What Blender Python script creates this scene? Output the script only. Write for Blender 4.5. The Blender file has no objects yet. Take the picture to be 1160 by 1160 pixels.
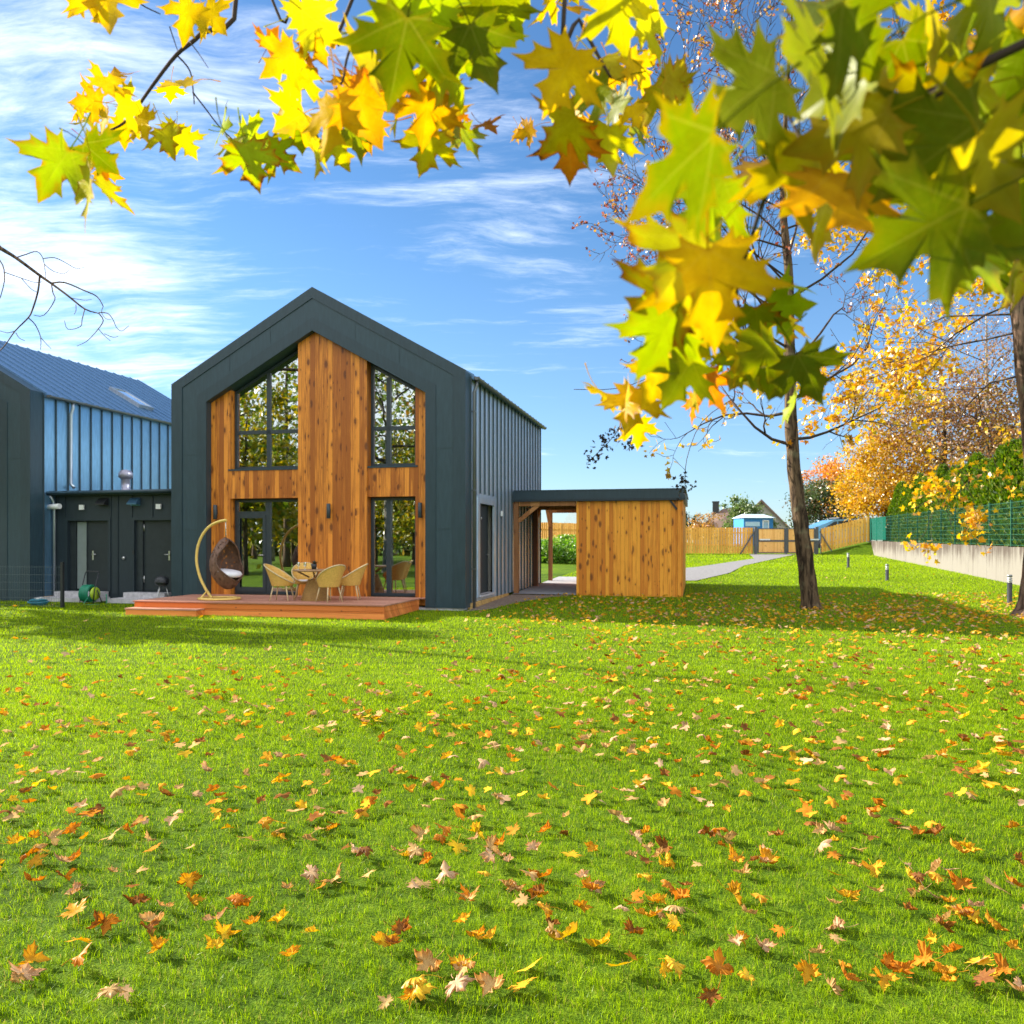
# Autumn lawn with a dark gabled house, carport and overhanging maple. Built in metres; viewer at the origin looking +Y.
SKY_STR = .08
SUN_STR = 5.0
EXPO = 1.6
# lawn blades: (count, from y, to y, density power, seed, blade width, blade height)
GRASS = [(680000, 2.9, 13, .3, 1, .0025, .037), (420000, 10, 46, .5, 2, .0032, .042), (150000, 38, 66, .8, 3, .0040, .050)]
import bpy, math, random
import numpy as np
from mathutils import Vector, Matrix
R = math.radians
SC = bpy.context.scene
COL = SC.collection
rng = np.random.default_rng(11)
random.seed(5)

# ------------------------------------------------------------------ camera data (metres from here on)
F, HX, HY, CZ = 924.0, 580.0, 614.0, 1.70

def at(px, py, Y):
    """measured picture point at a known distance -> metres"""
    return Vector(((px - HX) / F * Y, Y, CZ - (py - HY) / F * Y))

def gz(x, y):
    """height of the lawn: a gentle rise away from the viewer"""
    y = np.asarray(y, dtype=float)
    a = np.where(y > 20.5, .02 * (y - 20.5), .012 * (y - 20.5))
    a = np.where(y < 8, -.15, a)
    return np.where(y > 80, 1.19, a)

def gzf(x, y):
    return float(gz(x, y))

# house axes: u along the facade to the right, v into the depth
TH = math.atan2(212, 924)
U2 = (math.cos(TH), -math.sin(TH))
V2 = (math.sin(TH), math.cos(TH))
W = 8.21
L0 = (-1.153 - W * U2[0], 20.14 - W * U2[1])

def uv(u, v, z=0.0):
    return Vector((L0[0] + u * U2[0] + v * V2[0], L0[1] + u * U2[1] + v * V2[1], z))

def to_uv(x, y):
    dx, dy = x - L0[0], y - L0[1]
    return dx * U2[0] + dy * U2[1], dx * V2[0] + dy * V2[1]

# ------------------------------------------------------------------ objects
def setp(o, label=None, cat=None, group=None, kind=None):
    if label: o['label'] = label
    if cat: o['category'] = cat
    if group: o['group'] = group
    if kind: o['kind'] = kind
    return o

def thing(name, label, cat, loc=(0, 0, 0), rz=0.0, group=None):
    o = bpy.data.objects.new(name, None)
    o.empty_display_size = .2
    COL.objects.link(o)
    o.location = loc
    o.rotation_euler = (0, 0, rz)
    return setp(o, label, cat, group)

def dup(o, parent=None):
    c = o.copy()
    COL.objects.link(c)
    if parent: c.parent = parent
    for ch in list(o.children):
        dup(ch, c)
    return c

class MB:
    """collects shapes into one mesh"""
    def __init__(s):
        s.v = []; s.f = []; s.sm = []
    def add(s, vs, fs, smooth=False):
        n = len(s.v)
        s.v.extend([tuple(p) for p in vs])
        s.f.extend([tuple(i + n for i in f) for f in fs])
        s.sm.extend([smooth] * len(fs))
        return s
    def box(s, a, b):
        x0, y0, z0 = a; x1, y1, z1 = b
        if x0 > x1: x0, x1 = x1, x0
        if y0 > y1: y0, y1 = y1, y0
        if z0 > z1: z0, z1 = z1, z0
        return s.add([(x0,y0,z0),(x1,y0,z0),(x1,y1,z0),(x0,y1,z0),(x0,y0,z1),(x1,y0,z1),(x1,y1,z1),(x0,y1,z1)],
              [(0,3,2,1),(4,5,6,7),(0,1,5,4),(1,2,6,5),(2,3,7,6),(3,0,4,7)])
    def bar(s, p, q, w, h, up=(0, 0, 1)):
        p = Vector(p); q = Vector(q); d = (q - p).normalized()
        upv = Vector(up)
        if abs(d.dot(upv)) > .98: upv = Vector((0, 1, 0))
        x = d.cross(upv).normalized() * (w / 2); y = x.cross(d).normalized() * (h / 2)
        vs = [p-x-y, p+x-y, p+x+y, p-x+y, q-x-y, q+x-y, q+x+y, q-x+y]
        return s.add(vs, [(0,1,2,3),(7,6,5,4),(4,5,1,0),(5,6,2,1),(6,7,3,2),(7,4,0,3)])
    def tube(s, pts, radii, n=8, caps=True, smooth=True):
        pts = [Vector(p) for p in pts]
        if not hasattr(radii, '__len__'): radii = [radii] * len(pts)
        base = []; k = len(pts)
        x = None
        for i, p in enumerate(pts):
            d = (pts[min(i+1, k-1)] - pts[max(i-1, 0)])
            if d.length < 1e-9: d = Vector((0, 0, 1))
            d.normalize()
            if x is None:
                a = Vector((0, 0, 1)) if abs(d.z) < .9 else Vector((1, 0, 0))
                x = d.cross(a).normalized()
            else:
                x = (x - d * x.dot(d))
                if x.length < 1e-6: x = d.orthogonal()
                x.normalize()
            y = d.cross(x)
            for j in range(n):
                t = 2 * math.pi * j / n
                base.append(p + (x * math.cos(t) + y * math.sin(t)) * radii[i])
        fs = []
        for i in range(k - 1):
            for j in range(n):
                fs.append((i*n+j, i*n+(j+1) % n, (i+1)*n+(j+1) % n, (i+1)*n+j))
        s.add(base, fs, smooth)
        if caps:
            m = len(s.v) - len(base)
            s.f.append(tuple(m + j for j in range(n))[::-1]); s.sm.append(False)
            s.f.append(tuple(m + (k-1)*n + j for j in range(n))); s.sm.append(False)
        return s
    def lathe(s, prof, c=(0, 0, 0), n=20, smooth=True):
        vs = []
        for r, z in prof:
            for j in range(n):
                t = 2 * math.pi * j / n
                vs.append((c[0] + r * math.cos(t), c[1] + r * math.sin(t), c[2] + z))
        fs = []
        for i in range(len(prof) - 1):
            for j in range(n):
                fs.append((i*n+j, i*n+(j+1) % n, (i+1)*n+(j+1) % n, (i+1)*n+j))
        return s.add(vs, fs, smooth)
    def prism(s, poly, y0, y1):
        """polygon in x,z pushed from y0 to y1 (poly counter-clockwise seen from -y)"""
        n = len(poly)
        vs = [(p[0], y0, p[1]) for p in poly] + [(p[0], y1, p[1]) for p in poly]
        fs = [tuple(range(n)), tuple(range(2*n-1, n-1, -1))]
        for i in range(n):
            j = (i + 1) % n
            fs.append((i, n+i, n+j, j))
        return s.add(vs, fs)
    def ring(s, outer, inner, y0, y1):
        """frame between two polygons of equal count in x,z, from y0 to y1"""
        n = len(outer)
        vs = [(p[0], y0, p[1]) for p in outer] + [(p[0], y0, p[1]) for p in inner] + \
             [(p[0], y1, p[1]) for p in outer] + [(p[0], y1, p[1]) for p in inner]
        fs = []
        for i in range(n):
            j = (i + 1) % n
            fs += [(i, j, n+j, n+i), (2*n+j, 2*n+i, 3*n+i, 3*n+j), (i, 2*n+i, 2*n+j, j), (n+j, 3*n+j, 3*n+i, n+i)]
        return s.add(vs, fs)
    def build(s, name, mat, parent=None):
        me = bpy.data.meshes.new(name)
        me.from_pydata(s.v, [], s.f)
        if any(s.sm): me.polygons.foreach_set('use_smooth', s.sm)
        me.materials.append(mat)
        me.update()
        o = bpy.data.objects.new(name, me)
        COL.objects.link(o)
        if parent: o.parent = parent
        return o

def np_mesh(name, V, T, mat, parent=None, colors=None, smooth=False, uvs=None, rad=None):
    """big triangle mesh from arrays"""
    me = bpy.data.meshes.new(name)
    V = np.asarray(V, np.float32); T = np.asarray(T, np.int32)
    me.vertices.add(len(V)); me.vertices.foreach_set('co', V.ravel())
    me.loops.add(T.size); me.loops.foreach_set('vertex_index', T.ravel())
    me.polygons.add(len(T)); me.polygons.foreach_set('loop_start', np.arange(len(T), dtype=np.int32) * 3)
    me.update(calc_edges=True)
    me.polygons.foreach_set('use_smooth', np.full(len(T), smooth))
    if colors is not None:
        a = me.attributes.new('Col', 'FLOAT_COLOR', 'POINT')
        c = np.ones((len(V), 4), np.float32); c[:, :colors.shape[1]] = colors
        a.data.foreach_set('color', c.ravel())
    if rad is not None:
        a = me.attributes.new('rad', 'FLOAT', 'POINT'); a.data.foreach_set('value', np.asarray(rad, np.float32))
    if uvs is not None:
        a = me.attributes.new('lxy', 'FLOAT_VECTOR', 'POINT')
        q = np.zeros((len(V), 3), np.float32); q[:, :2] = uvs
        a.data.foreach_set('vector', q.ravel())
    me.materials.append(mat)
    me.update()
    o = bpy.data.objects.new(name, me)
    COL.objects.link(o)
    if parent: o.parent = parent
    return o

# ------------------------------------------------------------------ materials
class NT:
    def __init__(s, name):
        s.m = bpy.data.materials.new(name); s.m.use_nodes = True
        s.t = s.m.node_tree; s.n = s.t.nodes; s.n.clear()
        s.out = s.n.new('ShaderNodeOutputMaterial')
    def node(s, typ, **kw):
        n = s.n.new('ShaderNode' + typ)
        for k, v in kw.items():
            if k.startswith('i_'):
                n.inputs[k[2:].replace('_', ' ')].default_value = v
            else: setattr(n, k, v)
        return n
    def link(s, a, b): s.t.links.new(a, b)
    def val(s, sock, v):
        if hasattr(v, 'is_linked') or hasattr(v, 'links'): s.link(v, sock)
        else: sock.default_value = v
    def math(s, op, a, b=None, c=None, clamp=False):
        n = s.node('Math', operation=op, use_clamp=clamp)
        s.val(n.inputs[0], a)
        if b is not None: s.val(n.inputs[1], b)
        if c is not None: s.val(n.inputs[2], c)
        return n.outputs[0]
    def mix(s, f, a, b, blend='MIX'):
        n = s.node('Mix', data_type='RGBA', blend_type=blend)
        s.val(n.inputs[0], f)
        for k, x in ((6, a), (7, b)):
            if isinstance(x, (tuple, list)): x = (*x[:3], 1)
            s.val(n.inputs[k], x)
        return n.outputs[2]
    def ramp(s, f, stops):
        n = s.node('ValToRGB'); e = n.color_ramp.elements
        while len(e) < len(stops): e.new(.5)
        for i, (p, c) in enumerate(stops):
            e[i].position = p; e[i].color = (*c, 1) if len(c) == 3 else c
        s.val(n.inputs[0], f)
        return n.outputs[0]
    def coords(s, kind='Object'):
        return s.node('TexCoord').outputs[kind]
    def mapping(s, vec, scale=(1, 1, 1), loc=(0, 0, 0), rot=(0, 0, 0)):
        n = s.node('Mapping'); s.link(vec, n.inputs[0])
        n.inputs['Scale'].default_value = scale; n.inputs['Location'].default_value = loc
        n.inputs['Rotation'].default_value = rot
        return n.outputs[0]
    def noise(s, vec, scale, detail=3, rough=.55, dist=0.0):
        n = s.node('TexNoise'); s.link(vec, n.inputs['Vector'])
        n.inputs['Scale'].default_value = scale; n.inputs['Detail'].default_value = detail
        n.inputs['Roughness'].default_value = rough; n.inputs['Distortion'].default_value = dist
        return n.outputs['Fac']
    def smooth(s, x, a, b, lo=0.0, hi=1.0):
        n = s.node('MapRange', interpolation_type='SMOOTHSTEP')
        s.val(n.inputs[0], x)
        for i, v in zip((1, 2, 3, 4), (a, b, lo, hi)): s.val(n.inputs[i], v)
        return n.outputs[0]
    def pbr(s, color, rough=.5, metal=0.0, spec=.5, bump=None, bdist=.01, bstr=.5):
        p = s.node('BsdfPrincipled')
        if isinstance(color, (tuple, list)): color = (*color[:3], 1)
        s.val(p.inputs['Base Color'], color); s.val(p.inputs['Roughness'], rough); s.val(p.inputs['Metallic'], metal)
        s.val(p.inputs['Specular IOR Level'], spec)
        if bump is not None:
            b = s.node('Bump'); b.inputs['Distance'].default_value = bdist; b.inputs['Strength'].default_value = bstr
            s.link(bump, b.inputs['Height']); s.link(b.outputs[0], p.inputs['Normal'])
        s.link(p.outputs[0], s.out.inputs[0])
        return s.m

def m_plain(name, col, rough=.5, metal=0.0, spec=.5, var=.15, scale=6.0, bump=.2):
    t = NT(name); c = t.coords()
    n = t.noise(c, scale, 5, .6)
    n2 = t.noise(c, scale * 7, 3, .6)
    f = t.math('ADD', t.math('MULTIPLY', n, .7), t.math('MULTIPLY', n2, .3))
    lo = tuple(x * (1 - var) for x in col); hi = tuple(min(1, x * (1 + var)) for x in col)
    k = t.smooth(f, .3, .7)
    r = t.math('ADD', rough - .05, t.math('MULTIPLY', n, .1))
    return t.pbr(t.mix(k, lo, hi), r, metal, spec, n2, .004, bump)

def m_sheet(name, col, rough, metal, spec=.5):
    """coated sheet metal, faintly uneven (oil canning) with dust"""
    t = NT(name); c = t.coords()
    big = t.noise(t.mapping(c, (1, 1, .35)), 1.3, 2, .5)
    fine = t.noise(t.mapping(c, (3, 3, .5)), 5, 5, .6)
    col2 = t.mix(t.smooth(fine, .3, .75), tuple(x * .88 for x in col), tuple(x * 1.12 for x in col))
    rr = t.math('ADD', rough - .06, t.math('MULTIPLY', fine, .14))
    return t.pbr(col2, rr, metal, spec, big, .02, .22)

def m_boards(name, light, dark, knot, width=.13, rough=.45, knots=1.0, horiz=False, gap=.035, spec=.4):
    """tongue and groove timber: boards run along z (or along x when horiz), knots and grain"""
    t = NT(name); c = t.coords()
    s = t.node('SeparateXYZ'); t.link(c, s.inputs[0])
    if horiz:
        across = t.math('ADD', s.outputs[2], t.math('MULTIPLY', s.outputs[1], 1.0)); along = s.outputs[0]
    else:
        across = t.math('ADD', s.outputs[0], s.outputs[1]); along = s.outputs[2]
    b = t.math('DIVIDE', across, width)
    idx = t.math('FLOOR', b); fr = t.math('FRACT', b)
    wn = t.node('TexWhiteNoise', noise_dimensions='1D'); t.link(idx, wn.inputs['W'])
    rnd = wn.outputs['Value']
    along2 = t.math('ADD', along, t.math('MULTIPLY', rnd, 37.0))
    cv = t.node('CombineXYZ'); t.link(across, cv.inputs[0]); t.link(along2, cv.inputs[1])
    v = cv.outputs[0]
    # knots
    vo = t.node('TexVoronoi', voronoi_dimensions='2D'); t.link(t.mapping(v, (5.2, 2.3, 1)), vo.inputs['Vector'])
    vo.inputs['Scale'].default_value = 1.0
    wn2 = t.node('TexWhiteNoise', noise_dimensions='3D'); t.link(vo.outputs['Position'], wn2.inputs['Vector'])
    size = t.math('MULTIPLY', t.math('POWER', wn2.outputs['Value'], 2.2), .28 * knots)
    d = vo.outputs['Distance']
    dn = t.math('ADD', d, t.math('MULTIPLY', t.math('SUBTRACT', t.noise(v, 22, 2), .5), .1))
    km = t.math('SUBTRACT', 1.0, t.smooth(t.math('DIVIDE', dn, t.math('ADD', size, .01)), .45, 1.1))
    halo = t.math('SUBTRACT', 1.0, t.smooth(t.math('DIVIDE', dn, t.math('ADD', size, .01)), .8, 2.6))
    # grain
    g1 = t.noise(t.mapping(v, (34, 1.3, 1)), 1, 5, .6, .6)
    g2 = t.noise(t.mapping(v, (120, 3.5, 1)), 1, 3, .6)
    g3 = t.noise(t.mapping(v, (3, .55, 1)), 1, 3, .5)
    g = t.math('ADD', t.math('ADD', t.math('MULTIPLY', g1, .5), t.math('MULTIPLY', g2, .2)), t.math('MULTIPLY', g3, .3))
    g = t.math('ADD', g, t.math('MULTIPLY', t.math('SUBTRACT', rnd, .5), .34))
    col = t.mix(t.smooth(g, .36, .64), dark, light)
    col = t.mix(t.math('MULTIPLY', halo, .45), col, dark)
    stk = t.noise(t.mapping(v, (11, .42, 1)), 1, 4, .6, .4)
    col = t.mix(t.math('MULTIPLY', t.smooth(stk, .56, .72), .5), col, t.mix(.5, dark, knot))
    wash = t.noise(c, .9, 4, .6)
    col = t.mix(t.math('MULTIPLY', t.smooth(wash, .5, .75), .3), col, dark)
    col = t.mix(t.math('MULTIPLY', km, .8), col, knot)
    e = t.math('ABSOLUTE', t.math('SUBTRACT', fr, .5))
    groove = t.smooth(e, .5 - gap, .5)
    col = t.mix(t.math('MULTIPLY', groove, .75), col, tuple(x * .35 for x in dark))
    h = t.math('ADD', t.math('MULTIPLY', groove, -1.0), t.math('MULTIPLY', g, .12))
    return t.pbr(col, t.math('ADD', rough, t.math('MULTIPLY', g, .15)), 0, spec, h, .008, .7)

def leaf_shader(t, col, edge=None, spec=.25, trans=.5):
    d = t.node('BsdfDiffuse'); t.link(col, d.inputs[0])
    tr = t.node('BsdfTranslucent')
    hs = t.node('HueSaturation'); hs.inputs['Saturation'].default_value = 1.12; hs.inputs['Value'].default_value = 1.05
    t.link(col, hs.inputs['Color']); t.link(hs.outputs[0], tr.inputs[0])
    mx = t.node('MixShader'); mx.inputs[0].default_value = trans
    t.link(d.outputs[0], mx.inputs[1]); t.link(tr.outputs[0], mx.inputs[2])
    gl = t.node('BsdfGlossy'); gl.inputs['Roughness'].default_value = .42
    fr = t.node('Fresnel'); fr.inputs['IOR'].default_value = 1.4
    m2 = t.node('MixShader'); t.link(t.math('MULTIPLY', fr.outputs[0], spec), m2.inputs[0])
    t.link(mx.outputs[0], m2.inputs[1]); t.link(gl.outputs[0], m2.inputs[2])
    t.link(m2.outputs[0], t.out.inputs[0])
    return t.m

def m_cloud_leaf(name, trans=.5, spec=.2):
    t = NT(name)
    a = t.node('Attribute', attribute_name='Col')
    return leaf_shader(t, a.outputs['Color'], spec=spec, trans=trans)

def m_maple(name, per_object=True, trans=.5):
    """maple leaf: veins, speckles and withering from the rim, tone from the object's colour"""
    t = NT(name)
    if per_object:
        oi = t.node('ObjectInfo'); base = oi.outputs['Color']; al = oi.outputs['Alpha']; rnd = oi.outputs['Random']
    else:
        a = t.node('Attribute', attribute_name='Col'); base = a.outputs['Color']; al = a.outputs['Alpha']; rnd = .3
    lx = t.node('Attribute', attribute_name='lxy').outputs['Vector']
    rad = t.node('Attribute', attribute_name='rad').outputs['Fac']
    s = t.node('SeparateXYZ'); t.link(lx, s.inputs[0]); x, y = s.outputs[0], s.outputs[1]
    off = t.node('CombineXYZ')
    t.val(off.inputs[0], t.math('MULTIPLY', rnd, 50.0)); 
    ad = t.node('VectorMath', operation='ADD'); t.link(lx, ad.inputs[0]); t.link(off.outputs[0], ad.inputs[1])
    p = ad.outputs[0]
    n1 = t.noise(p, 3.0, 4, .6); n2 = t.noise(p, 26, 3, .6)
    net = t.node('TexVoronoi', feature='DISTANCE_TO_EDGE'); t.link(p, net.inputs['Vector']); net.inputs['Scale'].default_value = 15
    netm = t.math('SUBTRACT', 1.0, t.smooth(net.outputs['Distance'], .0, .07))
    net2 = t.node('TexVoronoi', feature='DISTANCE_TO_EDGE'); t.link(p, net2.inputs['Vector']); net2.inputs['Scale'].default_value = 42
    netm = t.math('MAXIMUM', netm, t.math('MULTIPLY', t.math('SUBTRACT', 1.0, t.smooth(net2.outputs['Distance'], .0, .12)), .6))
    vein = None
    for ang in (0, 52, -52, 104, -104):
        sx, cy = math.sin(R(ang)), math.cos(R(ang))
        along = t.math('ADD', t.math('MULTIPLY', x, sx), t.math('MULTIPLY', y, cy))
        side = t.math('ABSOLUTE', t.math('SUBTRACT', t.math('MULTIPLY', x, cy), t.math('MULTIPLY', y, sx)))
        wd = t.math('MULTIPLY', t.math('SUBTRACT', 1.15, along), .017)
        k = t.math('MULTIPLY', t.math('SUBTRACT', 1.0, t.smooth(t.math('DIVIDE', side, t.math('MAXIMUM', wd, .002)), .5, 1.4)), t.math('GREATER_THAN', along, 0.0))
        # side veins
        w = t.math('ABSOLUTE', t.math('SUBTRACT', t.math('FRACT', t.math('MULTIPLY', t.math('SUBTRACT', along, t.math('MULTIPLY', side, .9)), 7.0)), .5))
        sv = t.math('MULTIPLY', t.math('MULTIPLY', t.math('LESS_THAN', w, .05), t.math('LESS_THAN', side, .2)), t.math('MULTIPLY', t.math('GREATER_THAN', along, .12), .35))
        k = t.math('MAXIMUM', k, sv)
        vein = k if vein is None else t.math('MAXIMUM', vein, k)
    hs = t.node('HueSaturation'); t.link(base, hs.inputs['Color'])
    t.link(t.math('ADD', .478, t.math('MULTIPLY', n1, .044)), hs.inputs['Hue'])
    t.link(t.math('ADD', .55, t.math('MULTIPLY', n1, .85)), hs.inputs['Value'])
    col = hs.outputs[0]
    col = t.mix(t.math('MULTIPLY', netm, .22), col, t.mix(.6, col, (.30, .20, .02)))
    col = t.mix(t.math('MULTIPLY', vein, .15), col, t.mix(.5, col, (.75, .62, .2)))
    r2 = t.math('ADD', rad, t.math('MULTIPLY', t.math('SUBTRACT', n1, .5), 1.5))
    wither = t.math('MULTIPLY', t.smooth(r2, .62, 1.15), al)
    col = t.mix(wither, col, (.42, .15, .018))
    wither2 = t.math('MULTIPLY', t.smooth(r2, .98, 1.2), al)
    col = t.mix(wither2, col, (.12, .04, .012))
    col = t.mix(t.math('MULTIPLY', t.smooth(n2, .66, .72), .75), col, (.16, .07, .015))
    return leaf_shader(t, col, spec=.025, trans=trans)
# ------------------------------------------------------------------ light, sky, camera
SUN = Vector((-15.5, 6.2, 8.24)).normalized()
elev = math.asin(SUN.z)
azim = math.atan2(SUN.x, SUN.y)          # clockwise from +Y

w = bpy.data.worlds.new("World"); SC.world = w; w.use_nodes = True
t = w.node_tree; t.nodes.clear()
class WN(NT):
    def __init__(s, tree):
        s.t = tree; s.n = tree.nodes
wn = WN(t)
outw = wn.node('OutputWorld'); bg = wn.node('Background'); bg.inputs['Strength'].default_value = SKY_STR
sky = wn.node('TexSky', sky_type='NISHITA', sun_disc=False, sun_elevation=elev, sun_rotation=azim, altitude=100, air_density=1.0, dust_density=.15, ozone_density=1.6)
c = wn.coords('Generated')
s = wn.node('SeparateXYZ'); wn.link(c, s.inputs[0])
zz = wn.math('MAXIMUM', s.outputs[2], .03)
inv = wn.math('DIVIDE', 1.0, wn.math('ADD', zz, .12))
cv = wn.node('CombineXYZ'); wn.link(wn.math('MULTIPLY', s.outputs[0], inv), cv.inputs[0]); wn.link(wn.math('MULTIPLY', s.outputs[1], inv), cv.inputs[1])
p = cv.outputs[0]
# wind-drawn cirrus in two layers, thicker on the left where the sun stands
warp = wn.node('TexNoise'); wn.link(p, warp.inputs['Vector']); warp.inputs['Scale'].default_value = 1.6; warp.inputs['Detail'].default_value = 3
vm = wn.node('VectorMath', operation='MULTIPLY_ADD'); wn.link(warp.outputs['Color'], vm.inputs[0]); vm.inputs[1].default_value = (.26, .26, 0); wn.link(p, vm.inputs[2])
pw = vm.outputs[0]
st = wn.noise(wn.mapping(pw, (.9, 3.4, 1), (3.1, 1.7, 0), (0, 0, R(-27))), 1.5, 9, .62, .3)
fine = wn.noise(wn.mapping(pw, (2.6, 9, 1), (0, 0, 0), (0, 0, R(-36))), 2.6, 10, .7, .3)
cover = wn.noise(wn.mapping(p, (.8, 1.2, 1), (1.2, .35, 0)), 1.0, 3, .5)
lean = wn.math('ADD', wn.math('MULTIPLY', s.outputs[0], -.20), wn.math('ADD', .26, wn.math('MULTIPLY', s.outputs[1], -.30)))          # more veil towards -x; unseen cloud added behind the viewer to fill the front
cov = wn.math('ADD', wn.math('ADD', wn.math('MULTIPLY', st, .55), wn.math('MULTIPLY', cover, .6)), wn.math('ADD', wn.math('MULTIPLY', fine, .25), lean))
m = wn.smooth(cov, .695, 1.03)
hz = wn.math('SUBTRACT', 1.0, wn.smooth(s.outputs[2], .0, .42))
m = wn.math('MULTIPLY', m, .8)
veil = wn.math('MULTIPLY', hz, .06)
hs = wn.node('HueSaturation'); hs.inputs['Saturation'].default_value = 1.08; wn.link(sky.outputs[0], hs.inputs['Color'])
white = (8.2, 8.5, 9.0)
def wmix(f, a, b):
    n = wn.node('Mix', data_type='RGBA'); n.clamp_factor = True
    wn.val(n.inputs[0], f); wn.val(n.inputs[6], a)
    n.inputs[7].default_value = (*b, 1)
    return n.outputs[2]
low = wn.smooth(s.outputs[2], .0, .34)
tint = wn.mix(low, (.45, .58, .79), (.52, .70, .84))
base = wn.mix(1.0, hs.outputs[0], tint, 'MULTIPLY')
col = wmix(veil, base, (6.5, 8.0, 9.6))
col = wmix(m, col, white)
wn.link(col, bg.inputs[0]); wn.link(bg.outputs[0], outw.inputs[0])

ld = bpy.data.lights.new('sun', 'SUN'); ld.energy = SUN_STR; ld.angle = R(.53); ld.color = (1, .93, .80)
lo = bpy.data.objects.new('sun', ld); COL.objects.link(lo)
lo.rotation_euler = (-SUN).to_track_quat('-Z', 'Y').to_euler()
lo.location = SUN * 60

cd = bpy.data.cameras.new('camera'); cam = bpy.data.objects.new('camera', cd); COL.objects.link(cam)
cam.location = (0, 0, CZ); cam.rotation_euler = (R(90), 0, 0)
cd.sensor_width = 36; cd.sensor_fit = 'HORIZONTAL'; cd.lens = F / 1160 * 36
cd.shift_y = (HY - 580) / 1160; cd.clip_start = .05; cd.clip_end = 3000
cd.dof.use_dof = True; cd.dof.focus_distance = 4.5; cd.dof.aperture_fstop = 5.6
SC.camera = cam
SC.view_settings.view_transform = 'Standard'; SC.view_settings.look = 'None'
SC.view_settings.exposure = EXPO; SC.view_settings.gamma = 1
SC.cycles.max_bounces = 8; SC.cycles.transparent_max_bounces = 12; SC.cycles.transmission_bounces = 6
SC.cycles.diffuse_bounces = 3; SC.cycles.glossy_bounces = 4
SC.cycles.use_denoising = True; SC.cycles.sample_clamp_indirect = 8
SC.render.film_transparent = False
# ------------------------------------------------------------------ building materials
M_FRONT = m_sheet('front_sheet', (.027, .055, .071), .42, 0.0, .45)
M_TRIM = m_sheet('trim_sheet', (.023, .046, .060), .40, 0.0, .45)
M_SEAM = m_sheet('seam_sheet', (.56, .66, .77), .38, .65)
M_RIB = m_sheet('rib_sheet', (.05, .075, .09), .45, .1)
M_ROOF = m_sheet('roof_sheet', (.13, .24, .37), .36, .6)
M_SEAMSKY = m_sheet('sky_reflection_seam_sheet', (.21, .40, .58), .36, .8)  # same sheet as the other house, with blue sky reflection put into its colour
M_GUTTER = m_sheet('gutter_metal', (.16, .17, .17), .4, .5)
M_PIPE = m_sheet('pipe_metal', (.42, .46, .50), .35, .7)
M_CLAD = m_boards('larch_cladding', (.80, .285, .033), (.36, .10, .011), (.10, .025, .006), .125, .42, 1.15)
M_SHED = m_boards('shed_boards', (.95, .40, .035), (.64, .20, .014), (.14, .038, .007), .115, .5, 1.25)
M_DARKFR = m_plain('window_frame_paint', (.03, .042, .05), .4, 0, .5, .1)
M_ANNEX = m_sheet('annex_sheet', (.021, .033, .040), .5, 0.0, .4)
M_DOOR = m_plain('door_paint', (.022, .030, .034), .45, 0, .4, .15)
M_STEEL = m_plain('brushed_steel', (.65, .65, .62), .3, .9, .5, .08)
M_WHITEP = m_plain('white_plastic', (.78, .78, .75), .4, 0, .5, .05)
M_PLASTER = m_plain('pale_plaster', (.62, .60, .52), .8, 0, .2, .06, 3)
M_FLOOR = m_plain('interior_floor', (.28, .18, .10), .5, 0, .4, .2, 4)
M_TAN = m_boards('base_timber', (.62, .40, .14), (.45, .26, .08), (.2, .1, .03), .2, .6, .6, True)
M_CONC = m_plain('concrete_step', (.50, .48, .49), .85, 0, .2, .25, 9, .5)
M_BLACK = m_plain('black_plastic', (.02, .022, .024), .4, 0, .5, .2)

def m_glass(name, refl=.42, tint=(.72, .78, .74)):
    t = NT(name)
    tr = t.node('BsdfTransparent'); tr.inputs[0].default_value = (*tint, 1)
    gl = t.node('BsdfGlossy'); gl.inputs['Roughness'].default_value = 0.0; gl.inputs[0].default_value = (.93, .96, .95, 1)
    c = t.coords(); b = t.node('Bump'); b.inputs['Distance'].default_value = .012; b.inputs['Strength'].default_value = .10
    t.link(t.noise(c, .9, 2, .4), b.inputs['Height']); t.link(b.outputs[0], gl.inputs['Normal'])
    lw = t.node('LayerWeight'); lw.inputs[0].default_value = .3
    f = t.math('ADD', refl, t.math('MULTIPLY', lw.outputs['Fresnel'], .6), clamp=True)
    mx = t.node('MixShader'); t.link(f, mx.inputs[0]); t.link(tr.outputs[0], mx.inputs[1]); t.link(gl.outputs[0], mx.inputs[2])
    t.link(mx.outputs[0], t.out.inputs[0])
    return t.m
M_GLASS = m_glass('window_glass')

HE, HR = 5.94, 8.27
SL = (HR - HE) / (W / 2)                     # roof slope
def roofz(u): return HR - SL * abs(u - W / 2)
def innz(u): return 7.16 - .562 * abs(u - W / 2)

def inset(poly, d):
    """inset a convex polygon (counter-clockwise in x,z)"""
    n = len(poly); out = []
    for i in range(n):
        p0 = Vector(poly[i-1]); p1 = Vector(poly[i]); p2 = Vector(poly[(i+1) % n])
        a = (p1 - p0).normalized(); b = (p2 - p1).normalized()
        na = Vector((-a.y, a.x)); nb = Vector((-b.y, b.x))
        k = d / (1 + na.dot(nb))
        out.append(tuple(p1 + (na + nb) * k))
    return out

def arch(uo, zo_apex, slope, base=.06):
    """gable outline from bottom left up over the apex to bottom right"""
    l, r = uo, W - uo
    ze = zo_apex - slope * (W / 2 - uo)
    return [(l, base), (l, ze), (W / 2, zo_apex), (r, ze), (r, base)]

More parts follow.
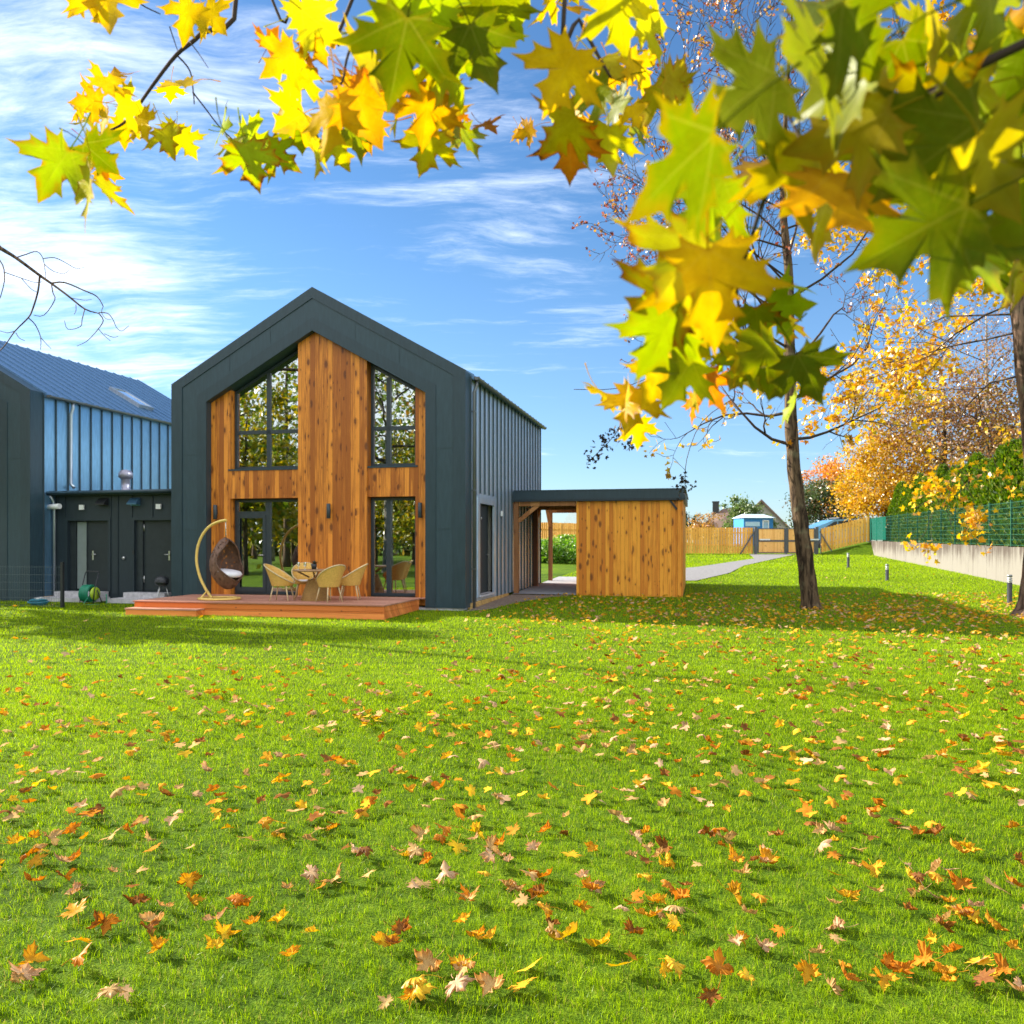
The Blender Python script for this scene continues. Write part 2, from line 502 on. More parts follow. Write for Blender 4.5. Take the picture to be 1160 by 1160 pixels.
def arch_band(mb, o, i, y0, y1):
    n = len(o)
    vs = [(p[0], y0, p[1]) for p in o] + [(p[0], y0, p[1]) for p in i] + [(p[0], y1, p[1]) for p in o] + [(p[0], y1, p[1]) for p in i]
    fs = []
    for k in range(n - 1):
        a, b = k, k + 1
        fs += [(n+a, n+b, b, a), (2*n+a, 2*n+b, 3*n+b, 3*n+a), (a, b, 2*n+b, 2*n+a), (3*n+a, 3*n+b, n+b, n+a)]
    fs += [(0, 2*n, 3*n, n), (n-1, 2*n-1, 4*n-1, 3*n-1)]
    mb.add(vs, fs)

def window(parent, poly, v, bars=(), sill=None, name='window', door_leaf=None):
    """poly: outer outline; bars: (u0,z0,u1,z1) boxes; pane and sill are its sub-parts"""
    f = MB()
    f.ring(poly, inset(poly, .075), v, v + .075)
    for (a, b, c, d) in bars: f.box((a, v - .006, b), (c, v + .07, d))
    fr = f.build(name, M_DARKFR, parent)
    p = MB(); pp = inset(poly, .06)
    p.prism(pp, v + .032, v + .044)
    p.build('pane', M_GLASS, fr)
    if sill:
        q = MB(); q.box((sill[0], v - .22, sill[2] - .045), (sill[1], v - .003, sill[2]))
        q.build('sill', M_TRIM, fr)
    if door_leaf:
        a, b, c, d = door_leaf
        q = MB(); q.ring([(a, b), (c, b), (c, d), (a, d)], [(a+.09, b+.12), (c-.09, b+.12), (c-.09, d-.09), (a+.09, d-.09)], v - .022, v - .008)
        lf = q.build('door_leaf', M_DARKFR, fr)
        h = MB(); h.tube([(c-.05, v-.03, 1.35), (c-.05, v-.08, 1.35), (c-.18, v-.08, 1.35)], .012, 8)
        h.build('handle', M_STEEL, fr)
    return fr

def seam_wall(mb_panel, mb_rib, u, v0, v1, side, z0, ztop, step, holes=()):
    t = .03
    segs = []
    cur = v0
    for (a, b, c, d) in holes:
        segs.append((cur, a, z0, ztop)); segs.append((a, b, z0, c)) if c > z0 + .01 else None
        segs.append((a, b, d, ztop)); cur = b
    segs.append((cur, v1, z0, ztop))
    for (a, b, c, d) in segs:
        mb_panel.box((u - side * t, a, c), (u, b, d))
    n = int(round((v1 - v0) / step))
    for i in range(n + 1):
        v = v0 + (v1 - v0) * i / n
        lo, hi = z0 + .002, ztop - .002
        skip = False
        for (a, b, c, d) in holes:
            if a - .1 < v < b + .1: lo = d + .08
        mb_rib.box((u + side * .001, v - .012, lo), (u + side * .043, v + .012, hi))

def gabled_house(name, label, origin, full=True, right_door=True):
    h = thing(name, label, 'house', origin, -TH)
    D = 9.75
    # front portal of folded sheets
    f = MB(); arch_band(f, arch(0, HR, SL), arch(1.04, 7.16, .562), 0.0, .46)
    f.build('portal_frame', M_FRONT, h)
    t = MB()
    arch_band(t, arch(-.012, HR + .014, SL), arch(.31, 7.995, .567), -.022, -.002)
    arch_band(t, arch(.76, 7.50, .563), arch(1.036, 7.165, .562), -.014, -.0015)
    for zj in (2.02, 4.03):
        for a_, b_ in ((.318, .752), (W - .752, W - .318)): t.box((a_, -.006, zj), (b_, -.0012, zj + .012))
    for fr_ in (.33, .66):
        for sg in (-1, 1):
            um = W / 2 + sg * fr_ * 3.6; zt_ = 7.97 - .567 * fr_ * 3.6
            t.box((um - .006, -.006, zt_ - .42), (um + .006, -.0012, zt_))
    t.build('portal_trim', M_TRIM, h)
    # timber cladding with openings
    c = MB(); y0, y1 = .20, .46
    g = .004
    def strip(u0, u1, z0, front=y0):
        m = W / 2
        if u0 < m < u1: poly = [(u0, z0), (u1, z0), (u1, innz(u1) - g), (m, innz(m) - g), (u0, innz(u0) - g)]
        else: poly = [(u0, z0), (u1, z0), (u1, innz(u1) - g), (u0, innz(u0) - g)]
        c.prism(poly, front, y1)
    strip(1.045, 1.62, .1); strip(3.62, 5.54, .1, y0 - .045); strip(6.84, 7.165, .1)
    c.box((1.622, y0 + .001, 2.86), (3.618, y1, 3.63)); c.box((5.542, y0 + .001, 2.86), (6.838, y1, 3.63))
    c.build('timber_cladding', M_CLAD, h)
    # windows
    v = .40
    def slant(u0, u1, z0): return [(u0, z0), (u1, z0), (u1, innz(u1) - .03), (u0, innz(u0) - .03)]
    window(h, slant(1.635, 3.605, 3.645), v, [(2.58, 3.72, 2.69, innz(2.6) - .1), (1.71, 4.59, 3.53, 4.69)], (1.56, 3.617, 3.645))
    window(h, slant(5.555, 6.825, 3.645), v, [(5.98, 3.72, 6.09, innz(6.1) - .1), (5.63, 4.58, 6.75, 4.68)], (5.545, 6.9, 3.645))
    window(h, [(1.635, .31), (3.605, .31), (3.605, 2.845), (1.635, 2.845)], v, [(2.55, .385, 2.69, 2.77), (1.71, 2.42, 2.55, 2.52)], None, 'glass_door', (1.70, .37, 2.56, 2.43))
    window(h, [(5.555, .31), (6.825, .31), (6.825, 2.845), (5.555, 2.845)], v, [(5.98, .385, 6.10, 2.77)], None, 'glass_door')
    # lamps on the cladding
    for u, vv in ((1.22, y0), (4.52, y0 - .045), (6.99, y0)):
        m = MB(); m.box((u - .025, vv - .03, 2.44), (u + .025, vv - .001, 2.56))
        m.lathe([(0, 0), (.048, 0), (.052, .004), (.052, .376), (.048, .38), (0, .38)], (u, vv - .082, 2.31), 16)
        m.build('wall_lamp', M_DARKFR, h)
    # long sides, back and inside
    for side, u in ((1, W), (-1, 0.0)):
        pm, rm = MB(), MB()
        holes = [(1.14, 3.03, .26, 2.9)] if (side > 0 and right_door) else []
        seam_wall(pm, rm, u - side * .012, .463, D, side, .16, HE - .06, .47, holes)
        wl = pm.build('side_wall', M_SEAM if full else M_SEAMSKY, h); rm.build('standing_seams', M_RIB, wl)
    b = MB(); b.prism([(.04, .1), (W - .04, .1), (W - .04, HE - .1), (W / 2, HR - .12), (.04, HE - .1)], D - .06, D - .002)
    b.build('back_wall', M_SEAM, h)
    i = MB()
    i.box((.25, .55, .22), (W - .25, 6, .30)); i.box((.25, .55, 3.02), (W - .25, 6, 3.5))
    i.build('interior_floor', M_FLOOR, h)
    i = MB()
    i.box((.2, 5.2, .31), (W - .2, 5.3, 3.0)); i.prism([(.2, 3.51), (W - .2, 3.51), (W - .2, 5.7), (W / 2, 5.7 + SL * (W / 2 - .2)), (.2, 5.7)], 6.1, 6.2)
    i.box((.2, .60, .31), (.3, 5.19, 3.0)); i.box((W - .3, 3.3, .31), (W - .2, 5.19, 3.0)); i.box((4.3, .75, .31), (4.4, 5.19, 3.0))
    i.box((.2, .60, 3.51), (.3, 6.09, 5.7)); i.box((W - .3, .6, 3.51), (W - .2, 6.09, 5.7))
    for s_ in (0, 1):
        a = [(.2, 5.70), (W / 2, 5.70 + SL * (W / 2 - .2))]
        if s_: a = [(W / 2, a[1][1]), (W - .2, 5.70)]
        i.prism([a[0], a[1], (a[1][0], a[1][1] + .08), (a[0][0], a[0][1] + .08)], .6, 6.09)
    i.build('interior_wall', M_PLASTER, h)
    # roof with seams
    for s_ in (-1, 1):
        r = MB()
        e = W / 2 + .09
        zt = lambda du: HR + .012 - SL * du
        sgn = s_
        def pt(du, dz): return (W / 2 + sgn * du, zt(du) + dz)
        poly = [pt(0, -.11), pt(e, -.11), pt(e, 0), pt(0, 0)]
        if sgn < 0: poly = poly[::-1]
        r.prism(poly, .464, D + .08)
        nn = 20
        for k in range(nn + 1):
            vv = .50 + (D + .04 - .50) * k / nn
            po = [pt(0, .001), pt(e - .005, .001), pt(e - .005, .034), pt(0, .034)]
            if sgn < 0: po = po[::-1]
            r.prism(po, vv - .011, vv + .011)
        ro = r.build('roof', M_ROOF, h)
        q = MB()
        ug = W / 2 + sgn * (e + .065)
        prof = [(ug - .065, .46), (ug + .065, .46)]
        pts = []
        for kk in range(9):
            a = math.pi * kk / 8
            pts.append((ug - .068 * math.cos(a), zt(e) - .045 - .068 * math.sin(a)))
        outer = pts; n_ = len(pts)
        q.prism([(p[0], p[1]) for p in pts], .05 if False else .47, D + .1)
        for k in range(nn // 1 + 1):
            vv = .5 + (D - .5) * k / nn
            q.box((ug - .08, vv - .02, zt(e) - .05), (ug + .075, vv + .02, zt(e) - .028))
        q.build('gutter', M_GUTTER, h)
    dn = MB()
    if full: dn.tube([(W + .12, .62, 5.80), (W + .12, .62, 5.68), (W + .055, .60, 5.5), (W + .055, .60, .02)], .042, 10)
    for z in (1.0, 3.0, 5.0): dn.box((W - .01, .55, z), (W + .1, .65, z + .03))
    if full: dn.build('downpipe', M_GUTTER, h)
    # sill timber under the side wall
    p = MB(); p.box((W - .06, .0 + .463, -.05), (W + .03, 4.6, .158)); p.build('base_board', M_TAN, h)
    p = MB(); p.box((.02, .03, -.2), (W - .07, .44, .055)); p.box((.05, .47, -.2), (.1, 9.7, .15)); p.build('plinth', M_CONC, h)
    if right_door:
        q = MB(); q.ring([(1.14, .26), (3.03, .26), (3.03, 2.9), (1.14, 2.9)][::1], [(1.34, .30), (2.86, .30), (2.86, 2.72), (1.34, 2.72)], 0, .06)
        # ring is built in x,z: turn it into the side wall's plane
        q.v = [(W + .02 - y, x, z) for (x, y, z) in q.v]
        d = q.build('side_door', M_SEAM, h)
        q = MB(); q.box((W - .22, 1.34, .30), (W - .17, 2.86, 2.72)); q.box((W - .165, 1.36, .32), (W - .04, 1.46, 2.70))
        q.build('door_leaf', M_DOOR, d)
        q = MB(); q.box((W - .16, 1.32, .25), (W + .06, 2.88, .30)); q.build('threshold', M_CONC, d)
        q = MB(); q.lathe([(0, 0), (.035, 0), (.035, .02), (0, .02)], (0, 0, 0), 12); q.v = [(W - .165 + z, 2.1 + x, 2.35 + y) for x, y, z in q.v]
        q.tube([(W - .17, 2.72, 1.35), (W - .10, 2.72, 1.35), (W - .10, 2.58, 1.35)], .012, 8)
        q.build('door_handle', M_STEEL, d)
        q = MB(); q.box((W + .035, 3.55, 2.45), (W + .09, 3.62, 2.6)); q.build('outlet_box', M_WHITEP, h)
    return h

house = gabled_house('timber_fronted_house', 'dark gabled house with knotty orange timber front behind the wooden deck', (L0[0], L0[1], 0))

NB = uv(-4.3 - W, -.25)
house2 = gabled_house('metal_clad_house', 'blue-grey metal house cut off at the left edge, with skylight in its roof', (NB.x, NB.y, 0), False, False)
# things only this house has: downpipe mid wall, skylight
q = MB(); q.tube([(W + .12, 1.45, 5.80), (W + .12, 1.45, 5.66), (W + .05, 1.45, 5.45), (W + .05, 1.45, 3.42), (W + .16, 1.45, 3.30)], .05, 10); q.build('downpipe', M_PIPE, house2)
def on_roof(du, v, dz):
    return (W / 2 + du, v, HR + .012 - SL * du + dz)
nrm = Vector((SL, 0, 1)).normalized()
q = MB()
a0, a1, b0, b1 = 2.25, 3.45, 5.35, 6.1
def rquad(mb, d0, d1, v0, v1, h0, h1):
    vs = []
    for h_ in (h0, h1):
        for du, v_ in ((d0, v0), (d1, v0), (d1, v1), (d0, v1)):
            p_ = Vector(on_roof(du, v_, 0)) + nrm * h_
            vs.append(tuple(p_))
    mb.add(vs, [(0,3,2,1),(4,5,6,7),(0,1,5,4),(1,2,6,5),(2,3,7,6),(3,0,4,7)])
rquad(q, a0, a1, b0, b0 + .07, .0, .12); rquad(q, a0, a1, b1 - .07, b1, .0, .12)
rquad(q, a0, a0 + .08, b0 + .07, b1 - .07, .0, .12); rquad(q, a1 - .08, a1, b0 + .07, b1 - .07, .0, .12)
sk = q.build('skylight', M_PIPE, house2)
q = MB(); rquad(q, a0 + .08, a1 - .08, b0 + .07, b1 - .07, .07, .095)
M_SKYL = m_plain('skylight_glass', (.75, .82, .88), .04, 1.0, .5, .02, 2, 0.0)
q.build('pane', M_SKYL, sk)

# ------------------------------------------------------------------ low link building between the houses
an = thing('utility_annex', 'low black flat-roofed annex with two doors between the two houses', 'annex', uv(-4.26, .62), -TH)
AW = 4.21; AT = 3.02
q = MB(); th_ = .2
d1a, d1b, d2a, d2b = .42, 1.76, 2.62, 3.80
zt = 2.31
def awall(u0, u1, z0, z1): q.box((u0, 0, z0), (u1, th_, z1))
awall(0, d1a, 0, AT); awall(d1b, d2a, 0, AT); awall(d2b, AW, 0, AT); awall(d1a, d1b, zt, AT); awall(d2a, d2b, zt, AT)
awall(d1a, d1b, 0, .32); awall(d2a, d2b, 0, .32)
q.box((0, th_, 0), (.1, 5, AT)); q.box((.1, 4.9, 0), (AW, 5, AT))
aw = q.build('wall', M_ANNEX, an)
q = MB()
for u in (.05, .33, 1.85, 2.08, 2.54, 3.2): q.box((u - .012, -.022, .02 if not (d1a - .1 < u < d1b + .1 or d2a - .05 < u < d2b) else zt + .1), (u + .012, -.001, AT - .01))
for a, b in ((d1a, d1b), (d2a, d2b)):
    q.box((a - .09, -.028, .3), (a, -.002, zt + .08)); q.box((b, -.028, .3), (b + .09, -.002, zt + .08)); q.box((a, -.028, zt), (b, -.002, zt + .08))
q.build('joint_trim', M_ANNEX, an)
q = MB(); q.box((-.12, -.16, AT + .003), (AW + .03, 5.05, AT + .10)); q.box((-.14, -.19, AT + .06), (AW + .03, -.155, AT + .14))
q.tube([(-.12, -.24, AT + .07), (AW, -.24, AT + .09)], .055, 10)
q.build('roof_edge', M_TRIM, an)
q = MB(); q.tube([(-.02, -.2, AT + .02), (.0, -.1, AT - .12), (.02, -.07, AT - .3), (.02, -.07, .02)], .04, 10); q.build('downpipe', M_PIPE, an)
# doors
q = MB(); q.box((d1a + .58, .10, .33), (d1b, .15, zt)); dd = q.build('door', M_DOOR, an)
q = MB(); q.box((d1a + .22, .11, .36), (d1a + .55, .14, zt - .03)); 
q.build('side_pane', m_plain('frosted_glass', (.22, .26, .25), .25, 0, .6, .05), dd)
q = MB(); q.box((d1a, .08, .33), (d1a + .2, .16, zt)); q.box((d1a + .55, .08, .33), (d1a + .58, .16, zt)); q.build('door_jamb', M_DOOR, dd)
def handle(par, u, z, s):
    k = MB(); k.box((u - .022, .085, z - .13), (u + .022, .098, z + .13)); k.tube([(u, .09, z + .03), (u, .04, z + .03), (u + s * .13, .04, z + .03)], .011, 8)
    k.build('handle', M_STEEL, par)
handle(dd, d1a + .76, 1.32, 1)
q = MB(); q.box((d2a, .10, .33), (d2b, .15, zt)); dd = q.build('door', M_DOOR, an)
q = MB(); q.box((d2a, .05, .33), (d2a + .22, .1, zt)); q.build('door_jamb', M_DOOR, dd)
handle(dd, d2b - .14, 1.32, -1)
for z in (.55, 2.0):
    q = MB(); q.tube([(d2a + .24, .085, z), (d2a + .24, .085, z + .2)], .014, 8); q.build('hinge', M_STEEL, dd)
# lamps, hoods, camera
for u in (.92, 3.42):
    q = MB(); q.box((u - .075, -.07, 2.62), (u + .075, -.03, 2.76)); q.box((u - .02, -.03, 2.66), (u + .02, -.001, 2.72)); q.build('floodlight', M_WHITEP, an)
for u, mt in ((1.62, M_BLACK), (2.66, m_plain('blue_hood', (.10, .22, .36), .3, .6, .5, .1))):
    q = MB(); q.prism([(0, 0), (.3, 0), (.3, .22), (0, .22)], 0, .02)
    q.add([(0, 0, .22), (.3, 0, .22), (0, -.17, .06), (.3, -.17, .06), (0, 0, 0.03), (.3, 0, .03), (0, -.17, .03), (.3, -.17, .03)],
          [(0, 1, 3, 2), (2, 3, 7, 6), (0, 2, 6, 4), (1, 5, 7, 3), (4, 6, 7, 5)])
    q.v = [(x + u - .15, y - .03, z + 2.72) for x, y, z in q.v]
    q.build('vent_hood', mt, an)
q = MB(); q.tube([(-.08, -.19, 2.70), (.36, -.24, 2.72)], .075, 14); q.box((.12, -.16, 2.66), (.18, .0, 2.74)); q.build('security_camera', M_WHITEP, an)
q = MB(); q.lathe([(0, 0), (.045, 0), (.045, .05), (0, .06)], (0, 0, 0), 12); q.v = [(x + 2.28, -z - .001, y + 1.25) for x, y, z in q.v]; q.build('water_tap', M_STEEL, an)
q = MB(); q.box((2.56, -.03, 1.35), (2.62, -.005, 1.47)); q.build('socket', M_BLACK, an)
q = MB(); q.lathe([(.26, 0), (.24, .06), (.13, .12), (.12, .42), (.16, .46), (.2, .48), (.2, .60), (.15, .68), (0, .72)], (1.62, .9, AT + .1), 18)
q.build('roof_vent', m_plain('vent_metal', (.35, .33, .40), .4, .5, .5, .15), an)

# concrete steps to the two doors
def steps(label, u0, w, low_l, low_r):
    s_ = thing('concrete_steps', label, 'steps', uv(-4.26 + u0, .6), -TH, 'concrete steps at the annex doors')
    q = MB(); q.box((low_l, -.72, -.2), (w + low_r, -.02, .15)); q.build('lower_step', M_CONC, s_)
    q = MB(); q.box((0, -.36, .152), (w, -.021, .30)); q.build('upper_step', M_CONC, s_)
steps('grey concrete steps under the door with the pale side pane', .30, 1.5, -.5, .05)
steps('grey concrete steps under the annex door nearest the timber house', 2.55, 1.3, -.25, .1)
q = MB(); q.box((-.8, -.95, -.2), (4.3, -.73, .0)); o = q.build('kerb_slab', M_CONC); o.location = uv(-4.26, .6); o.rotation_euler = (0, 0, -TH); o['kind'] = 'structure'
# ------------------------------------------------------------------ deck and what stands on it
M_DECKT = m_boards('deck_boards', (.60, .30, .20), (.42, .18, .12), (.10, .04, .03), .145, .55, .25, True, .045)
M_DECKF = m_boards('deck_fascia', (.97, .31, .07), (.70, .18, .035), (.12, .03, .012), .15, .55, .4, True, .03)
dk = thing('wooden_deck', 'low reddish brown timber deck in front of the timber house front', 'deck', uv(0, 0), -TH)
du0, du1, dv, dz = .66, 7.02, -2.36, .30
q = MB()
n = 16; bw = (-.004 - dv + .03) / n
for k in range(n):
    a = dv - .03 + k * bw
    q.box((du0 - .03, a, dz - .028), (du1 + .03, a + bw - .006, dz))
q.box((1.05, .002, dz - .028), (7.16, .19, dz))
q.build('deck_top', M_DECKT, dk)
q = MB()
q.box((du0, dv, .145), (du1, dv + .03, dz - .03)); q.box((du0, dv + .012, -.3), (du1, dv + .04, .140))
q.box((du1 - .03, dv + .031, .145), (du1, -.01, dz - .03)); q.box((du1 - .042, dv + .041, -.3), (du1 - .012, -.01, .140))
q.box((du0, dv + .031, -.3), (du0 + .03, -.01, dz - .03))
q.build('fascia', M_DECKF, dk)
q = MB(); q.box((du0 - .02, dv - .33, .115), (2.55, dv - .005, .145)); s_ = q.build('step', M_DECKT, dk)
q = MB(); q.box((du0, dv - .31, -.3), (2.53, dv - .002, .113)); q.build('riser', M_DECKF, s_)

def m_wicker(name, a, b, scale=70):
    t = NT(name); c = t.coords()
    s = t.node('SeparateXYZ'); t.link(c, s.inputs[0])
    ang = t.math('ARCTAN2', s.outputs[1], s.outputs[0])
    w1 = t.math('SINE', t.math('MULTIPLY', s.outputs[2], scale * 2.2)); w2 = t.math('SINE', t.math('MULTIPLY', ang, scale * .9))
    k = t.math('MULTIPLY', w1, w2)
    n = t.noise(c, 40, 3)
    f = t.smooth(t.math('ADD', t.math('MULTIPLY', k, .3), n), .25, .8)
    return t.pbr(t.mix(f, a, b), .55, 0, .4, k, .006, .8)
M_RATTAN = m_wicker('pale_rattan', (.60, .33, .06), (.95, .60, .15))
M_BROWNW = m_wicker('brown_wicker', (.07, .034, .02), (.22, .115, .07), 50)
def open_weave(m):
    nt = m.node_tree; out = [n for n in nt.nodes if n.type == 'OUTPUT_MATERIAL'][0]; src = out.inputs[0].links[0].from_socket
    tc = nt.nodes.new('ShaderNodeTexCoord'); vo = nt.nodes.new('ShaderNodeTexVoronoi'); vo.inputs['Scale'].default_value = 16
    nt.links.new(tc.outputs['Object'], vo.inputs['Vector'])
    lt = nt.nodes.new('ShaderNodeMath'); lt.operation = 'LESS_THAN'; lt.inputs[1].default_value = .34; nt.links.new(vo.outputs['Distance'], lt.inputs[0])
    tr = nt.nodes.new('ShaderNodeBsdfTransparent'); mx = nt.nodes.new('ShaderNodeMixShader')
    nt.links.new(lt.outputs[0], mx.inputs[0]); nt.links.new(src, mx.inputs[1]); nt.links.new(tr.outputs[0], mx.inputs[2]); nt.links.new(mx.outputs[0], out.inputs[0])
    return m
M_OPENW = open_weave(m_wicker('open_brown_wicker', (.09, .042, .025), (.30, .16, .10), 50))
M_BRASS = m_plain('yellow_painted_steel', (.85, .60, .16), .35, .15, .5, .08)
M_CUSH = m_plain('white_cushion', (.80, .78, .80), .9, 0, .1, .05, 14, .3)
M_TABLE = m_plain('table_wood', (.34, .20, .10), .45, 0, .4, .25, 9, .3)
M_LEG = m_plain('pale_chair_leg', (.62, .47, .25), .45, 0, .4, .1)

# hanging egg chair: the stand is one thing, the pod hangs from it as another
hc = uv(2.46, -1.62, dz)
st = thing('swing_stand', 'yellow curved steel stand holding the hanging egg chair on the deck', 'stand', hc, -TH)
q = MB()
ring = [(.50 * math.cos(a), .42 * math.sin(a), .03) for a in [2 * math.pi * k / 28 for k in range(29)]]
q.tube(ring, .028, 8); q.build('base_ring', M_BRASS, st)
q = MB()
arc = [(-.20, .0, .03), (-.34, .0, .20), (-.52, .0, .52), (-.615, .0, .85), (-.62, .0, 1.12), (-.56, .0, 1.38), (-.43, .0, 1.62), (-.24, .0, 1.80), (.0, .0, 1.90), (.19, .0, 1.93)]
def smoothpts(P, k=5):
    P = [Vector(p) for p in P]; out = []
    for i in range(len(P) - 1):
        p0, p1, p2, p3 = P[max(i-1, 0)], P[i], P[i+1], P[min(i+2, len(P)-1)]
        for j in range(k):
            t_ = j / k
            out.append(.5 * ((2*p1) + (-p0+p2)*t_ + (2*p0-5*p1+4*p2-p3)*t_**2 + (-p0+3*p1-3*p2+p3)*t_**3))
    out.append(P[-1]); return out
q.tube(smoothpts(arc), .034, 10); q.build('curved_arm', M_BRASS, st)
q = MB(); q.tube([(-.36, .24, .03), (-.33, .02, .2)], .02, 8); q.tube([(-.36, -.24, .03), (-.33, -.02, .2)], .02, 8); q.build('brace', M_BRASS, st)
POD = thing('hanging_egg_chair', 'brown wicker egg chair with white cushion hanging from the curved stand', 'hanging chair', hc + Vector((.17 * U2[0], .17 * U2[1], .24)), -TH - R(16)); pod = POD; pod.scale = (.94, .94, 1.02)
# shell: a leaning egg opened towards +x
V_, F_ = [], []
nu, nvv = 26, 20
for i in range(nvv + 1):
    zz_ = i / nvv
    z = .02 + 1.24 * zz_
    rr = .46 * (math.sin(math.pi * min(1, zz_ * .98 + .02)) ** .62) * (1.02 - .26 * zz_)
    cx = .10 - .17 * zz_ + .06 * zz_ * zz_
    # the opening is cut by a slanted plane
    cut = R(18 + 62 * math.sin(math.pi * min(1, max(0, (zz_ - .18) / .74))) ** .8) if .18 < zz_ < .92 else R(2)
    for j in range(nu + 1):
        a = cut + (2 * math.pi - 2 * cut) * j / nu
        V_.append((cx + rr * math.cos(a) * (1.05), rr * math.sin(a), z))
for i in range(nvv):
    for j in range(nu):
        a = i * (nu + 1) + j
        F_.append((a, a + 1, a + nu + 2, a + nu + 1))
V2_ = [(x * .93, y * .93, .02 + (z - .02) * .98 + .012) for x, y, z in V_]
q = MB(); q.add(V_, F_, True); q.add(V2_, [f[::-1] for f in F_], True)
q.build('wicker_shell', M_OPENW, pod)
edge = [V_[i * (nu + 1)] for i in range(1, nvv)]; edge2 = [V_[i * (nu + 1) + nu] for i in range(1, nvv)]
q = MB(); q.tube(edge, .022, 6); q.tube(edge2, .022, 6); q.build('rim', M_BROWNW, pod)
q = MB(); q.lathe([(0, .30), (.2, .305), (.31, .33), (.345, .38), (.31, .43), (.2, .45), (0, .455)], (.1, 0, .02), 22)
q.v = [(x, y, z - .16 * (x - .1)) for x, y, z in q.v]; q.build('cushion', M_CUSH, pod)
q = MB(); q.tube([(.0, 0, 1.24), (.0, 0, 1.66)], .008, 6)
for k in range(5): q.tube([(.02 * math.cos(a) , .006, 1.32 + k * .07 + .025 * math.sin(a)) for a in [math.pi * m / 4 for m in range(9)]], .005, 5)
q.build('hanging_chain', M_STEEL, pod)

# round dining table
tc = uv(4.84, -1.30, dz)
tb = thing('round_garden_table', 'round garden table with wicker pedestal between the four chairs', 'table', tc, -TH)
q = MB(); q.lathe([(0, .70), (.51, .70), (.535, .712), (.535, .73), (.51, .74), (0, .74)], (0, 0, 0), 40); q.build('tabletop', M_TABLE, tb)
q = MB(); q.lathe([(.34, .0), (.34, .04), (.27, .26), (.19, .46), (.18, .5), (.0, .5)], (0, 0, 0), 26); q.build('wicker_base', m_wicker('dark_rattan', (.20, .10, .025), (.50, .28, .07)), tb)
for k in range(4):
    a = k * math.pi / 2 + .6
    q = MB(); q.tube([(.14 * math.cos(a), .14 * math.sin(a), .55), (.42 * math.cos(a), .42 * math.sin(a), .70)], .02, 8); q.build('strut', M_TABLE, tb)
pt_ = thing('potted_plant', 'small dark potted plant standing on the round table', 'plant', tc + Vector((-.06, .1, .74)))
q = MB(); q.lathe([(0, 0), (.055, 0), (.075, .13), (.065, .13), (.06, .11), (0, .11)], (0, 0, 0), 14); q.build('pot', M_BLACK, pt_)
q = MB()
for k in range(26):
    a = random.uniform(0, 6.28); e = random.uniform(.4, 1.3); l = random.uniform(.08, .16)
    d = Vector((math.cos(a) * math.cos(e), math.sin(a) * math.cos(e), math.sin(e))); s2 = Vector((-math.sin(a), math.cos(a), 0)) * .014
    o_ = Vector((0, 0, .11)); m_ = o_ + d * l * .6; q.add([o_, m_ - s2, o_ + d * l - Vector((0, 0, .02)), m_ + s2], [(0, 1, 2, 3)])
q.build('leaves', m_plain('dark_plant_leaf', (.02, .035, .02), .5, 0, .3, .3), pt_)
for k in range(2):
    g_ = thing('drinking_glass', ['clear glass standing nearest the left chair on the round table', 'clear glass standing beside the potted plant on the round table'][k], 'glass', tc + Vector(((-.36, -.2, .74), (-.19, -.24, .74))[k]))
    q = MB(); q.lathe([(0, 0), (.03, 0), (.03, .006), (.005, .012), (.005, .07), (.032, .10), (.036, .15), (.033, .18)], (0, 0, 0), 14)
    q.build('bowl', M_GLASS, g_)

def tub_chair(label, loc, rz):
    """woven tub chair facing local +x"""
    ch = thing('wicker_chair', label, 'chair', loc, rz, 'wicker chairs round the garden table')
    V_, F_ = [], []; na, nz = 30, 12
    for i in range(nz + 1):
        k = i / nz
        for j in range(na + 1):
            a = -math.pi + 2 * math.pi * j / na          # 0 = front
            back = (0.5 - .5 * math.cos(a)) ** .9       # 1 at the back
            ztop = .42 + .45 * back
            z = .36 + (ztop - .36) * k
            r = .225 + .055 * k + .035 * back * k
            x = r * math.cos(a) * 1.02 - .09 * back * k ** 1.3
            if abs(a) < 1.2: x += .02
            V_.append((x, r * math.sin(a) * 1.03, z))
    for i in range(nz):
        for j in range(na):
            b = i * (na + 1) + j; F_.append((b, b + 1, b + na + 2, b + na + 1))
    q = MB(); q.add(V_, F_, True)
    q.add([(x * .93 - .004, y * .93, z + .006) for x, y, z in V_], [f[::-1] for f in F_], True)
    q.lathe([(0, .345), (.19, .35), (.226, .365), (.0, .372)], (0, 0, 0), 26)
    sh = q.build('woven_shell', M_RATTAN, ch)
    q = MB(); q.tube([V_[nz * (na + 1) + j] for j in range(na + 1)], .017, 6); q.build('rim', M_LEG, sh)
    q = MB(); q.lathe([(0, .40), (.17, .40), (.205, .42), (.2, .445), (.16, .455), (0, .46)], (.03, 0, 0), 22); q.build('seat_cushion', M_CUSH, ch)
    for sx, sy in ((.19, .17), (.19, -.17), (-.17, .17), (-.17, -.17)):
        q = MB(); q.tube([(sx * .85, sy * .85, .37), (sx * 1.25, sy * 1.25, .0)], [.019, .012], 8); q.build('leg', M_LEG, ch)
    return ch
tub_chair('wicker chair left of the round table, facing right with its side to the viewer', uv(4.12, -1.62, dz), -TH + R(8))
tub_chair('wicker chair behind the round table on its left, seen over the table', uv(4.22, -.66, dz), -TH + R(-66))
tub_chair('wicker chair front right of the table, its woven back to the viewer', uv(5.44, -1.80, dz), -TH + R(152))
tub_chair('wicker chair at the far right of the table, half hidden by another chair', uv(5.62, -1.02, dz), -TH + R(196))

